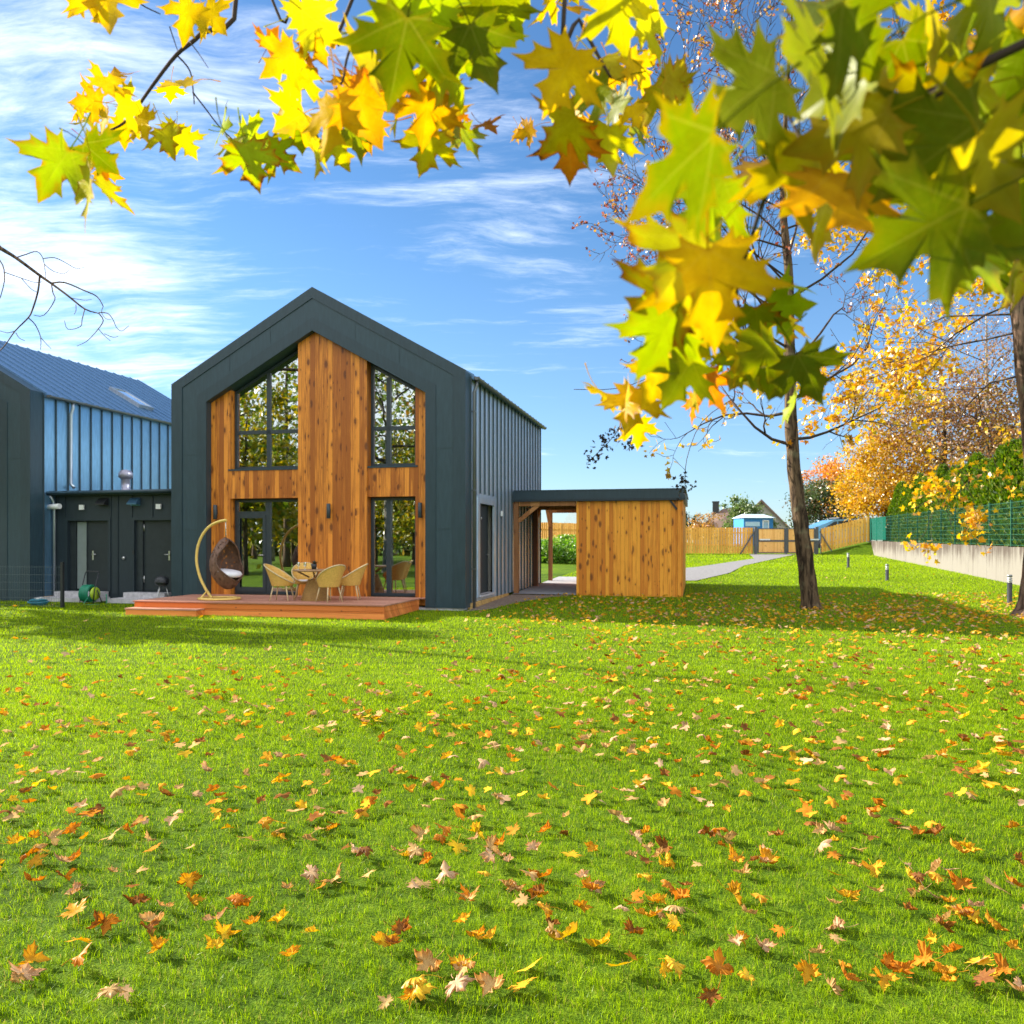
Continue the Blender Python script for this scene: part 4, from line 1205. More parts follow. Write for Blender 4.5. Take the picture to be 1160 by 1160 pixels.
# ------------------------------------------------------------------ maple leaf shapes
HALF = [(0, 0), (.09, -.05), (.2, -.10), (.30, -.20), (.29, -.06), (.38, -.05), (.56, -.06), (.44, .06), (.345, .155), (.48, .185), (.68, .19), (.585, .275), (.68, .39), (.90, .50), (.64, .49), (.60, .58), (.46, .52), (.245, .42), (.21, .52), (.36, .735), (.19, .74), (.13, .84), (.075, .93), (0, 1.08)]
def curved_edges(h):
    o = []
    for (a, b) in zip(h, h[1:]):
        o.append(a); m = ((a[0] + b[0]) / 2, (a[1] + b[1]) / 2); l_ = math.hypot(b[0] - a[0], b[1] - a[1])
        cx_, cy_ = -m[0], .28 - m[1]; d_ = math.hypot(cx_, cy_)
        o.append((m[0] + cx_ / d_ * l_ * .09, m[1] + cy_ / d_ * l_ * .09))
    return o + [h[-1]]
HALFC = curved_edges(HALF)
OUT = HALFC + [(-x, y) for x, y in HALFC[-2:0:-1]]
CEN = np.array([0, .28])
def leaf_mesh_arrays(seed, curl=1.0, rings=(.3, .55, .78, 1.0), stalk=True, lo=False):
    r = np.random.default_rng(seed)
    o_ = np.array(OUT[::1] if not lo else OUT[::4], float)
    o_ = o_ * (1 + r.uniform(-.025, .025, o_.shape)); o_[:, 0] *= r.uniform(.92, 1.08)
    n = len(o_)
    P = [CEN[None]]; RD = [np.zeros(1)]
    for k in rings:
        P.append(CEN + (o_ - CEN) * k); RD.append(np.full(n, k))
    P = np.concatenate(P); RD = np.concatenate(RD)
    d = np.hypot(P[:, 0], P[:, 1] - .1)
    th = np.arctan2(P[:, 0], P[:, 1] + .001)
    z = -.16 * r.uniform(.4, 1.6) * P[:, 1] ** 2 + .28 * r.uniform(-.4, 1.0) * np.abs(P[:, 0]) ** 1.4
    z += -.022 * np.abs(np.sin(th * 3.4)) * d * 1.6
    z += .05 * np.sin(P[:, 0] * 7 + r.uniform(0, 6)) * d + .05 * np.sin(P[:, 1] * 6 + r.uniform(0, 6)) * d
    z *= curl
    if curl > 1.3:      # dried: lobes roll in
        roll = np.clip(RD - .45, 0, 1) ** 1.5 * r.uniform(.35, .8)
        side = np.sin(th * 2.5 + r.uniform(0, 6)) * .4 + .75
        z += roll * side; P = CEN + (P - CEN) * (1 - roll * side * .55)[:, None]
    V = np.column_stack([P, z])
    T = [(0, 1 + i, 1 + (i + 1) % n) for i in range(n)]
    for k in range(len(rings) - 1):
        a, b = 1 + k * n, 1 + (k + 1) * n
        for i in range(n):
            j = (i + 1) % n; T += [(a + i, b + i, b + j), (a + i, b + j, a + j)]
    UV = np.concatenate([CEN[None]] + [CEN + (o_ - CEN) * k for k in rings])
    if stalk:
        L = r.uniform(.45, .8); bend = r.uniform(-.25, .25)
        pts = [Vector((bend * s * s, -L * s, .03 * s + .25 * s * s)) for s in (0, .33, .66, 1)]
        m = MB(); m.tube(pts, [.014, .011, .011, .018], 5, caps=False)
        b0 = len(V); V = np.concatenate([V, np.array([tuple(p) for p in m.v])])
        for f in m.f: T += [(f[0] + b0, f[1] + b0, f[2] + b0), (f[0] + b0, f[2] + b0, f[3] + b0)]
        RD = np.concatenate([RD, np.zeros(len(m.v))]); UV = np.concatenate([UV, np.tile([[.02, .3]], (len(m.v), 1))])
    return V, np.array(T), UV, RD
M_LEAF = m_maple('maple_leaf', True, .55)
M_DRYLEAF = m_maple('fallen_maple_leaf', True, .3)
M_DRYSTUFF = m_maple('fallen_leaf_carpet', False, .3)
def leaf_data(seed, curl, mat, **k):
    V, T, UV, RD = leaf_mesh_arrays(seed, curl, **k)
    o = np_mesh('leaf', V, T, mat, None, None, True, UV, RD); me = o.data; bpy.data.objects.remove(o); return me
FRESH = [leaf_data(100 + k, (.8, 1.25)[k % 2], M_LEAF) for k in range(9)]
DRY = {'flat': [leaf_data(200 + k, .8, M_DRYLEAF) for k in range(5)], 'curled': [leaf_data(220 + k, 1.5 + .12 * k, M_DRYLEAF) for k in range(8)], 'bent': [leaf_data(240 + k, 1.29, M_DRYLEAF) for k in range(5)]}

# ------------------------------------------------------------------ fallen leaves
TONE = {'yellow': (.76, .46, .03), 'golden': (.68, .33, .025), 'orange': (.58, .20, .02), 'brown': (.22, .08, .025), 'tan': (.58, .36, .15), 'pale pinkish': (.62, .39, .23)}
TP = [('yellow', .17), ('golden', .21), ('orange', .17), ('brown', .12), ('tan', .20), ('pale pinkish', .13)]
def density(x, y):
    d = 19 + .9 * np.clip(x, -6, 6) + 7 * vnoise(x, y, 1.1, 21) + 12 * vnoise(x, y, 3.2, 22) + 14 * vnoise(x, y, 7, 25)
    d = d * (1 - .55 * np.clip((y - 7) / 7, 0, 1))
    d = d * np.clip(1 - np.clip((y - 9) / 5, 0, 1) * np.clip((1.5 - x) / 3, 0, 1) * .8, .1, 1)
    d = d * np.where((y > 14.3) & (x < -1), .25, 1)
    d = np.maximum(d, 0)
    d = d + 24 * np.exp(-((x - 9.0) / 4.2) ** 2 - ((y - 18.6) / 2.6) ** 2) + 8 * np.exp(-((x - 2.5) / 3) ** 2 - ((y - 19.0) / 2.2) ** 2) + 10 * np.exp(-((x - 13) / 3) ** 2 - ((y - 21) / 2.6) ** 2)
    return np.where(y > 25, .25, d)
r_ = np.random.default_rng(77)
nc = 60000
yy = 3.0 + 32 * np.sqrt(r_.random(nc)); xx = r_.uniform(-1, 1, nc) * (.66 * yy + .5)
# area weight: y drawn ~ sqrt; proposal density per m2 -> accept by target
prop = nc * (2 * (yy - 3) / 32**2) / (2 * (.66 * yy + .5))
acc = r_.random(nc) < np.clip(density(xx, yy) / prop, 0, 1)
acc &= ~blocked(xx, yy); xx, yy = xx[acc], yy[acc]
# few proposals fall near the viewer: top up there
nn_ = 2900; yt = r_.uniform(3.2, 6.5, nn_); xt = r_.uniform(-1, 1, nn_) * (.66 * yt + .4); at_ = r_.random(nn_) < np.clip(density(xt, yt) / 100, 0, 1)
sel = yy > 6.5
xx = np.concatenate([xt[at_], xx[sel]]); yy = np.concatenate([yt[at_], yy[sel]])
order = np.argsort(yy); xx, yy = xx[order], yy[order]
def pick_tone(r):
    k = r.random(); s = 0
    for nme, p in TP:
        s += p
        if k < s: return nme
    return 'tan'
NIND = min(300, len(xx))
for i in range(NIND):
    x, y = xx[i], yy[i]
    tone = pick_tone(r_)
    form = ['flat', 'bent', 'curled', 'curled', 'curled', 'curled'][r_.integers(2) * 2 + r_.integers(4)]
    me = DRY[form][r_.integers(len(DRY[form]))]
    o = bpy.data.objects.new('fallen_leaf', me); COL.objects.link(o)
    L = r_.uniform(.048, .095) * (1.08 if form == 'curled' else 1.0)
    up = Vector((r_.normal(0, .35), r_.normal(0, .35), 1)).normalized()
    if r_.random() < .2: up = -up
    a = r_.uniform(0, 6.28); yv = Vector((math.cos(a), math.sin(a), 0)); yv = (yv - up * yv.dot(up)).normalized(); xv = yv.cross(up)
    M = Matrix((xv * L, yv * L, up * L)).transposed().to_4x4()
    ctr = M @ Vector((0, .3, 0))
    z = gzf(x, y) + r_.uniform(.03, .055) + (.03 if form == 'curled' and up.z < 0 else 0)
    M.translation = Vector((x, y, z)) - Vector((ctr.x, ctr.y, ctr.z))
    o.matrix_world = M
    c = np.array(TONE[tone]) * r_.uniform(.8, 1.15); o.color = (*np.clip(c, 0, 1), r_.uniform(.2, .8))
    third = 'left' if x < -.2 * y else ('right' if x > .2 * y else 'middle')
    near = 'nearest' if y < 5.2 else 'near'
    setp(o, f'{form} {tone} maple leaf fallen on the grass in the {third} of the {near} lawn', 'leaf', f'{form} {tone} leaves fallen on the {third} of the {near} lawn')
# the many smaller ones further back
TM = [leaf_mesh_arrays(300 + k, 1.1 if k < 3 else 1.6, rings=(.55, 1.0), stalk=False, lo=True) for k in range(8)]
V_, T_, C_, U_, R_ = [], [], [], [], []; off_ = 0
for i in range(NIND, len(xx)):
    V, T, UV, RD = TM[r_.integers(8)]
    L = r_.uniform(.055, .105)
    up = np.array([r_.normal(0, .3), r_.normal(0, .3), 1]); up /= np.linalg.norm(up)
    a = r_.uniform(0, 6.28); yv = np.array([math.cos(a), math.sin(a), 0]); yv = yv - up * yv.dot(up); yv /= np.linalg.norm(yv); xv = np.cross(yv, up)
    if r_.random() < .3: up = -up
    P = (V[:, :1] * xv + (V[:, 1:2] - .3) * yv + V[:, 2:3] * up) * L + np.array([xx[i], yy[i], gzf(xx[i], yy[i]) + r_.uniform(.05, .085)])
    V_.append(P); T_.append(T + off_); off_ += len(P); U_.append(UV); R_.append(RD)
    tone = pick_tone(r_) if yy[i] < 15 else ['yellow', 'yellow', 'golden', 'tan', 'pale pinkish', 'golden'][r_.integers(6)]
    C_.append(np.tile(np.append(np.array(TONE[tone]) * r_.uniform(.8, 1.15), r_.uniform(.1, .7)), (len(P), 1)))
o = np_mesh('fallen_leaves', np.concatenate(V_), np.concatenate(T_), M_DRYSTUFF, None, np.concatenate(C_), True, np.concatenate(U_), np.concatenate(R_))
setp(o, 'small autumn leaves scattered over the farther lawn and under the tree', 'leaves', None, 'stuff')
print('fallen leaves', len(xx))

# ------------------------------------------------------------------ foliage clouds and trees
M_FOL = m_cloud_leaf('foliage', .5, .18)
def rot_rand(n, r, upbias=0.0):
    a = r.standard_normal((n, 3)); a[:, 2] += upbias; a /= np.linalg.norm(a, axis=1, keepdims=True)
    b = r.standard_normal((n, 3)); b -= a * (a * b).sum(1, keepdims=True); b /= np.linalg.norm(b, axis=1, keepdims=True)
    return a, b, np.cross(a, b)
LT_OVAL = (np.array([[0, 0, 0], [.32, .4, .06], [0, 1, -.05], [-.32, .4, .06]]), np.array([[0, 1, 2], [0, 2, 3]]))
LT_MAPLE = (np.array([[0, -.05, 0], [.45, -.08, .05], [.38, .2, 0], [.72, .48, .08], [.25, .45, 0], [0, 1, -.1], [-.25, .45, 0], [-.72, .48, .08], [-.38, .2, 0], [-.45, -.08, .05]]),
            np.array([[0, 1, 2], [0, 2, 4], [2, 3, 4], [4, 5, 6], [0, 4, 6], [0, 6, 8], [6, 7, 8], [0, 8, 9]]))
LT_SCALE = (np.array([[-.16, 0, 0], [.16, 0, 0], [.2, .55, .03], [0, 1, 0], [-.2, .55, .03]]), np.array([[0, 1, 2], [0, 2, 4], [2, 3, 4]]))
def cloud(name, P, size, C, parent, r, tmpl=LT_OVAL, upbias=0.0, mat=None, axis=None, spread=.5):
    n = len(P); tv, tf = tmpl
    a, b, c = rot_rand(n, r, upbias)
    if axis is not None:
        b = axis + spread * r.standard_normal((n, 3)); b /= np.linalg.norm(b, axis=1, keepdims=True)
        a = r.standard_normal((n, 3)); a -= b * (a * b).sum(1, keepdims=True); a /= np.linalg.norm(a, axis=1, keepdims=True); c = np.cross(a, b)
    s = (np.asarray(size) * np.ones(n) * r.uniform(.7, 1.25, n))[:, None, None]
    V = (c[:, None] * tv[None, :, :1] + b[:, None] * tv[None, :, 1:2] + a[:, None] * tv[None, :, 2:3]) * s + P[:, None]
    T = (np.arange(n)[:, None, None] * len(tv) + tf[None]).reshape(-1, 3)
    return np_mesh(name, V.reshape(-1, 3), T, mat or M_FOL, parent, np.repeat(C, len(tv), 0))
def tones(n, r, cols, weights, var=.2):
    cols = np.array(cols, float); k = r.choice(len(cols), n, p=np.array(weights) / sum(weights))
    return np.clip(cols[k] * r.uniform(1 - var, 1 + var, (n, 1)), 0, 1)

def m_bark(name, a, b, sc=(9, 9, 1.6)):
    t = NT(name); c = t.coords()
    n = t.noise(t.mapping(c, sc), 1.2, 6, .65, .6); n2 = t.noise(c, 3, 3, .5)
    lich = t.smooth(n2, .55, .75)
    col = t.mix(t.smooth(n, .38, .62), a, b); col = t.mix(t.math('MULTIPLY', lich, .35), col, (.22, .21, .12))
    return t.pbr(col, .9, 0, .15, n, .03, .9)
M_BARK = m_bark('brown_bark', (.022, .014, .009), (.13, .085, .048))
M_TWIG = m_plain('twig_bark', (.055, .038, .03), .8, 0, .2, .3, 8)
M_GREYBARK = m_bark('grey_bark', (.10, .09, .08), (.34, .31, .27))
M_DARKBARK = m_bark('dark_bark', (.04, .026, .018), (.20, .125, .085))

def grow(mb, r, p, d, L, rad, lvl, maxl, kids, tips, trop=.15, wander=.18, spread=(35, 65), minr=.006):
    n = 5 if lvl < maxl else 4
    pts = [Vector(p)]; d = Vector(d).normalized(); dirs = [d]
    for i in range(n):
        d = (d + Vector(r.standard_normal(3)) * wander + Vector((0, 0, trop))).normalized()
        pts.append(pts[-1] + d * (L / n)); dirs.append(d)
    rr = [max(minr, rad * (1 - .72 * i / n)) for i in range(n + 1)]
    mb.tube(pts, rr, 6 if rad > .04 else (4 if rad > .015 else 3), caps=False)
    if lvl >= maxl:
        tips.extend([tuple(q) for q in pts[1:]]); return
    k = kids[lvl]
    for i in range(k):
        t = r.uniform(.22, 1.0) if i else 1.0
        f = t * n; j = min(int(f), n - 1); q = pts[j].lerp(pts[j + 1], f - j); dd = dirs[min(j + 1, n)]
        ax = dd.orthogonal().normalized(); ax.rotate(Matrix.Rotation(r.uniform(0, 6.283), 3, dd))
        ang = R(r.uniform(*spread)) * (.4 if i == 0 else 1)
        nd = dd.copy(); nd.rotate(Matrix.Rotation(ang, 3, ax))
        grow(mb, r, q, nd, L * r.uniform(.45, .7) * (1.05 - .35 * t), rr[j] * .62, lvl + 1, maxl, kids, tips, trop, wander, spread, minr)

def along(trunk, h):
    for a, b in zip(trunk, trunk[1:]):
        if a[2] <= h <= b[2]:
            k = (h - a[2]) / (b[2] - a[2]); return Vector(a[:3]).lerp(Vector(b[:3]), k), a[3] + (b[3] - a[3]) * k
    return Vector(trunk[-1][:3]), trunk[-1][3]
def trunk_mesh(tr, root, mat, name='trunk', flare=1.5):
    P = smoothpts([q_[:3] for q_ in tr], 4); Rr = []
    for a, b in zip(tr, tr[1:]): Rr += [a[3] + (b[3] - a[3]) * j / 4 for j in range(4)]
    Rr.append(tr[-1][3]); Rr[0] *= flare; Rr[1] *= 1 + (flare - 1) * .35
    q = MB(); q.tube(P, Rr, 14)
    rr = np.random.default_rng(int(tr[0][3] * 1000))
    q.v = [(x + .012 * math.sin(9 * z + 5 * x), y + .012 * math.cos(7 * z), z) for x, y, z in q.v]
    return q.build(name, mat, root)

# --- the slender leaning tree on the lawn
r = np.random.default_rng(4)
bx, by = 7.57, 20.7
g0 = gzf(bx, by)
tr1 = [(.03, 0, -.15, .25), (-.06, 0, .7, .21), (-.26, 0, 2.3, .185), (-.45, 0, 4.0, .16), (-.52, .0, 6.0, .14), (-.50, .1, 8.2, .11), (-.62, .2, 10.5, .085), (-.55, .2, 13, .05), (-.4, .1, 15.6, .02)]
T1 = thing('bare_lawn_tree', 'slender leaning nearly bare tree standing in the shaded part of the lawn', 'tree', (bx, by, g0))
trunk_mesh(tr1, T1, M_BARK)
mb = MB(); tips = []
limbs = [(6.6, (-1, -.25, .15), 2.6), (7.2, (-1, -.2, .3), 2.8), (8.2, (-1, .1, .5), 2.9), (9.2, (-1, -.1, .45), 3.0), (10.2, (-.9, .2, .6), 2.8), (9.7, (.9, .2, .5), 4),(4.15, (-1, .1, .12), 2.4), (4.3, (.95, -.2, .05), 1.9), (5.0, (-.9, .4, .15), 2.6), (5.3, (1, .3, .3), 3.0), (6.0, (-1, -.3, .45), 3.4), (6.4, (.8, .6, .5), 3.2),
         (6.9, (-.75, .2, .9), 3.8), (7.4, (-1, .3, .35), 4.2), (7.9, (1, -.1, .6), 3.6), (8.4, (-.9, -.4, .5), 4.2), (8.9, (.7, .3, .9), 3.6), (9.4, (-.8, .5, .7), 3.8), (10, (.9, -.2, .7), 3.4), (10.6, (-.7, -.2, .9), 3.4),
         (11.3, (.6, .4, 1), 3.0), (12, (-.6, .2, 1), 2.8), (12.6, (.6, -.3, 1), 2.6), (13.3, (-.3, .2, 1), 2.3), (14.2, (.3, .1, 1), 2.0), (15, (-.2, .0, 1), 1.6)]
low = []
for h, d, L in limbs:
    p, rad = along(tr1, h); n0 = len(tips)
    droop = h < 6
    grow(mb, r, p, d, L * (1.22 if 6.5 < h < 11.5 else 1.1), max(.018, rad * .3), 0, 3 if h > 5.5 else 2, (5, 5, 4) if h > 5.5 else (5, 4), tips, .05 if droop else .07, .2, (28, 62), .0068)
mb.build('branches', M_TWIG, T1)
P = np.array(tips)
hi = P[:, 2] > 5.5
lf_ = np.where(hi & (P[:, 0] < -1.8))[0]
k1 = np.concatenate([r.choice(np.where(hi)[0], 2600), r.choice(lf_, 1800)]); k2 = r.choice(np.where(~hi)[0], 150)
A = P[k1] + r.normal(0, .05, (len(k1), 3)); topw = np.clip((A[:, 2] - 9) / 4, 0, 1)
cA = tones(len(A), r, [(.22, .06, .035), (.34, .11, .05), (.42, .25, .12)], [5, 3, 2]); cB = tones(len(A), r, [(.55, .28, .03), (.40, .14, .03)], [5, 3])
useB = r.random(len(A)) < topw * .6; cA[useB] = cB[useB]
B = P[k2] + r.normal(0, .05, (len(k2), 3))
dk_ = []
for px, py in ((670, 520), (690, 495), (715, 503), (700, 490), (683, 505), (775, 545), (778, 552)):
    c0 = np.array(at(px, py, 20.3 + r.uniform(-.3, .3))) - np.array([bx, by, g0]); dk_.append(c0 + r.normal(0, .12, (22, 3)))
DK = np.concatenate(dk_)
cloud('foliage', np.concatenate([A, B, DK]), np.concatenate([np.full(len(A), .075), np.full(len(B), .13), np.full(len(DK), .09)]), np.concatenate([cA, tones(len(B), r, [(.65, .42, .03), (.5, .25, .03)], [3, 1]), tones(len(DK), r, [(.03, .02, .012)], [1])]), T1, r, LT_MAPLE)
# the drooping clump of dark seed keys left of the crown
q = MB(); tp = []
base = Vector(at(770, 480, 20.7)) - Vector((bx, by, g0))
for pts_ in (((775, 395), (742, 425), (712, 462), (697, 492), (672, 518)), ((742, 425), (700, 440), (650, 441)), ((712, 462), (716, 500), (712, 508)), ((830, 452), (795, 478), (778, 520), (776, 552))):
    q.tube(smoothpts([at(a_, b_, 20.5) - Vector((bx, by, g0)) for a_, b_ in pts_], 3), .009, 4)
q.build('drooping_twigs', M_TWIG, T1)

# --- big yellow maple at the right edge
r = np.random.default_rng(9)
bx, by = 11.98, 18.9; g0 = gzf(bx, by)
tr2 = [(-.1, 0, -.15, .29), (.04, 0, .6, .22), (.14, 0, 2.0, .20), (.1, 0, 3.6, .19), (-.1, 0, 5.6, .18), (-.28, 0, 7.6, .165), (-.3, .1, 9.4, .17), (-.2, .1, 12, .12), (0, 0, 15, .04)]
T2 = thing('yellow_maple_tree', 'maple with rough brown trunk and thin yellow foliage at the right edge', 'tree', (bx, by, g0))
trunk_mesh(tr2, T2, M_DARKBARK, flare=1.45)
mb = MB(); tips = []
for h, d, L in [(7.3, (-1, .35, -.05), 3.2), (6.6, (-.8, .8, .0), 3.6), (8, (-1, .6, .1), 3.6), (7.0, (-.5, 1, .1), 4), (5.6, (-.75, .9, .0), 3.4), (9.0, (-.8, .6, .4), 3.4), (6, (.9, .3, .2), 3), (8.6, (.9, -.3, .3), 3.5), (10, (.2, 1, .4), 3.4), (11, (.6, .2, .8), 3), (12.5, (-.2, .3, 1), 2.6)]:
    p, rad = along(tr2, h); grow(mb, r, p, d, L * 1.12, rad * .15, 0, 2, (7, 6), tips, -.05, .22, (28, 60), .005)
mb.build('branches', M_TWIG, T2)
P = np.array(tips)
# leaves hang in tufts: choose some twigs and fill those
ce = P[r.choice(len(P), 640)]
A = np.concatenate([c + r.normal(0, .14, (r.integers(5, 15), 3)) for c in ce])
cloud('foliage', A, .125, tones(len(A), r, [(.80, .50, .02), (.72, .36, .015), (.60, .24, .015), (.62, .50, .04)], [5, 3, 1.2, 1]), T2, r, LT_MAPLE)

# --- generic leafy tree
def leafy(name, label, loc, H, crown_r, cz_, cols, wts, n, size, seed, trunk_r=.16, bark=None, squash=1.0, clumps=46, tmpl=LT_OVAL, group=None, lean=0, dens=.36, kids=(4, 3)):
    r = np.random.default_rng(seed)
    root = thing(name, label, 'tree', loc, 0, group)
    tr = [(0, 0, -.2, trunk_r), (.05 * lean, 0, H * .25, trunk_r * .85), (lean, 0, H * .55, trunk_r * .6), (lean * 1.2, .1, H * .9, trunk_r * .2)]
    trunk_mesh(tr, root, bark or M_BARK)
    mb = MB(); tips = []
    for k in range(13):
        h = H * (.28 + .58 * k / 12); p, rad = along(tr, h); a = k * 2.4 + r.uniform(-.4, .4)
        grow(mb, r, p, (math.cos(a), math.sin(a), .35), crown_r * r.uniform(.6, 1.0), max(.02, rad * .45), 0, 2, kids, tips, .06, .2, (25, 60), .007)
    mb.build('branches', M_TWIG, root)
    P = np.array(tips)
    g = r.standard_normal((clumps, 3)); g /= np.linalg.norm(g, axis=1, keepdims=True); g *= (r.random((clumps, 1)) ** .45)
    ce = g * np.array([crown_r, crown_r, crown_r * squash]) + np.array([lean, 0, cz_])
    tw = P[r.choice(len(P), clumps)]
    ce = np.concatenate([ce, tw])
    k = r.integers(0, len(ce), n); sz = r.uniform(.5, 1.3, len(ce)) * crown_r * dens
    A = ce[k] + r.standard_normal((n, 3)) * (sz[k] * .5)[:, None] * np.array([1, 1, .75])
    ct = tones(len(ce), r, [(1, 1, 1)], [1], .25)[k]
    A[:, 2] = np.maximum(A[:, 2], .25)
    cloud('foliage', A, size, np.clip(tones(n, r, cols, wts) * ct, 0, 1), root, r, tmpl)
    return root
def on(px, Y, dz_=0): 
    x = (px - HX) / F * Y; return (x, Y, gzf(x, Y) + dz_)
leafy('orange_tree', 'orange autumn tree beyond the fence near the gate', on(950, 78), 7.6, 3.4, 5.2, [(.70, .24, .03), (.62, .32, .05), (.50, .15, .03)], [4, 3, 2], 7000, .24, 31, .2)
leafy('dark_green_tree', 'dark green round tree with reddish tinge behind the gate', on(930, 72), 5.4, 2.6, 3.5, [(.05, .085, .025), (.09, .12, .04), (.22, .13, .06), (.14, .16, .08)], [5, 4, 1.6, 1.2], 9000, .22, 32, .16)
leafy('light_green_shrub_tree', 'light green feathery tree in front of the far house', on(842, 92), 4.6, 1.9, 2.9, [(.12, .19, .05), (.19, .25, .08)], [3, 2], 6000, .26, 33, .12)
leafy('light_green_shrub_tree', 'smaller light green tree beside the dark chimney house', on(866, 95), 3.6, 1.2, 2.4, [(.11, .17, .045), (.17, .23, .07)], [3, 2], 3500, .26, 34, .12)
leafy('brown_oak', 'russet brown oak with yellowing leaves behind the green hedge', on(1070, 62, .5), 13.5, 6.2, 8.8, [(.32, .17, .07), (.42, .26, .06), (.26, .12, .06), (.50, .34, .05)], [4, 3, 3, 2], 16000, .25, 35, .28, None, .75, 60)
leafy('golden_bush_tree', 'low golden yellow tree spreading over the end of the green mesh fence', on(1003, 64, .5), 7.2, 3.6, 5.0, [(.72, .42, .03), (.60, .30, .03), (.50, .36, .05)], [4, 2, 2], 11000, .25, 36, .2)
leafy('birch_tree', 'tall thin purplish birch losing its last leaves above the hedge', on(1118, 58, .5), 18.5, 4.6, 11.5, [(.34, .19, .14), (.42, .26, .16), (.45, .24, .08)], [4, 3, 2], 4200, .17, 37, .2, M_GREYBARK, 1.4, 50, kids=(7, 6))
leafy('yellow_far_tree', 'small yellow-orange tree peeking above the fence left of the far house', on(795, 105), 3.6, 1.6, 2.3, [(.45, .22, .07), (.5, .3, .08)], [1, 1], 1500, .3, 38, .1)
leafy('dark_spruce', 'tiny dark conifer on the horizon right of the carport', on(781, 120), 4.6, 1.3, 2.4, [(.02, .045, .02), (.04, .07, .03)], [1, 1], 1500, .3, 39, .1, None, 1.5)

# --- row of thujas above the wall
r = np.random.default_rng(12)
protos = []
for s_ in range(3):
    n = 9000; H = 3.9
    t_ = r.random(n) ** .8; rad = .78 * (1 - t_ ** 2.1) ** .8 * (.75 + .25 * np.sqrt(r.random(n))) + .04
    a = r.uniform(0, 6.283, n)
    lump = 1 + .16 * np.sin(a * 5 + t_ * 14 + s_) + .1 * np.sin(a * 11 - t_ * 30)
    A = np.stack([np.cos(a) * rad * lump, np.sin(a) * rad * lump, .1 + t_ * H], 1)
    ax = np.stack([np.cos(a) * .5, np.sin(a) * .5, np.ones(n)], 1)
    c = tones(n, r, [(.055, .115, .010), (.12, .20, .016), (.22, .25, .03)], [3, 4, 1.3], .25)
    root = bpy.data.objects.new('thuja', None); COL.objects.link(root)
    cloud('foliage', A, .22, c, root, r, LT_SCALE, 0, None, ax, .35)
    q = MB(); q.tube([(0, 0, -.3), (0, 0, 1.2), (.02, .02, 3.2)], [.09, .07, .02], 8); q.build('trunk', M_DARKBARK, root)
    protos.append(root)
nT = 27
for k in range(nT):
    y = 22.0 + 32 * k / (nT - 1); x = wx(y) + 1.25 + r.uniform(-.1, .1)
    root = protos[k] if k < 3 else dup(protos[k % 3])
    root.location = (x, y, 1.28 + .3 * (y - 20) / 40); s_ = r.uniform(.9, 1.08); root.scale = (1.0, 1.0, s_); root.rotation_euler = (0, 0, r.uniform(0, 6.28))
    setp(root, 'dense green columnar thuja in the clipped row behind the green mesh fence', 'thuja', 'thujas in the row behind the mesh fence')

# --- shrubs behind the carport opening
for k, (px, Y, h_) in enumerate(((606, 47, 1.1), (622, 46, 1.2), (638, 47.5, 1.35), (655, 46, 1.2), (672, 47, 1.2))):
    x, y, z = on(px, Y)
    b = thing('green_shrub', ['bright green shrub farthest left behind the carport, by the house corner', 'bright green shrub just right of the rear carport post', 'tallest bright green shrub in the carport opening, under the fence', 'bright green shrub partly hidden by the timber store wall', 'bright green shrub hidden behind the timber store'][k], 'shrub', (x, y, z), 0, 'green shrubs behind the carport')
    n = 2600; rr = np.random.default_rng(60 + k)
    g = rr.standard_normal((14, 3)) * np.array([.5, .5, .32]) + np.array([0, 0, h_ * .5]); kk = rr.integers(0, 14, n)
    A = g[kk] + rr.standard_normal((n, 3)) * .26; A[:, 2] = np.clip(A[:, 2], .05, h_ * 1.1)
    cloud('foliage', A, .16, tones(n, rr, [(.11, .24, .025), (.22, .38, .05), (.34, .44, .09)], [3, 4, 1]), b, rr)
    q = MB()
    for m in range(6): q.tube([(0, 0, -.1), (rr.normal(0, .15), rr.normal(0, .15), h_ * .4), (rr.normal(0, .35), rr.normal(0, .35), h_ * .85)], [.02, .015, .006], 5)
    q.build('stems', M_TWIG, b)

# --- bare tree standing off the left edge: one bough reaches into the picture, its crown shades the lawn
r = np.random.default_rng(15)
bx, by = -20.2, 21.6; g0 = gzf(bx, by)
T3 = thing('bare_bough_tree', 'bare tree whose leafless bough reaches in from the left edge', 'tree', (bx, by, g0))
tr3 = [(0, 0, -.2, .34), (.1, 0, 2, .28), (.3, -.1, 5, .22), (.35, -.1, 7, .13), (.3, 0, 8.8, .04)]
trunk_mesh(tr3, T3, M_DARKBARK)
mb = MB(); tips = []
for k in range(15):
    h = 2.4 + 5.6 * k / 14; p, rad = along(tr3, h); a = k * 2.4; grow(mb, r, p, (math.cos(a), math.sin(a), .45), 2.3 - 1.0 * k / 14, rad * .4, 0, 2, (6, 5), tips, .05, .2, (28, 62), .008)
mb.build('branches', M_TWIG, T3)
P = np.array(tips); A = P[r.choice(len(P), 5200)] + r.normal(0, .2, (5200, 3))
cloud('foliage', A, .17, tones(5200, r, [(.5, .3, .03), (.4, .18, .03), (.2, .2, .03)], [3, 2, 1]), T3, r, LT_MAPLE)
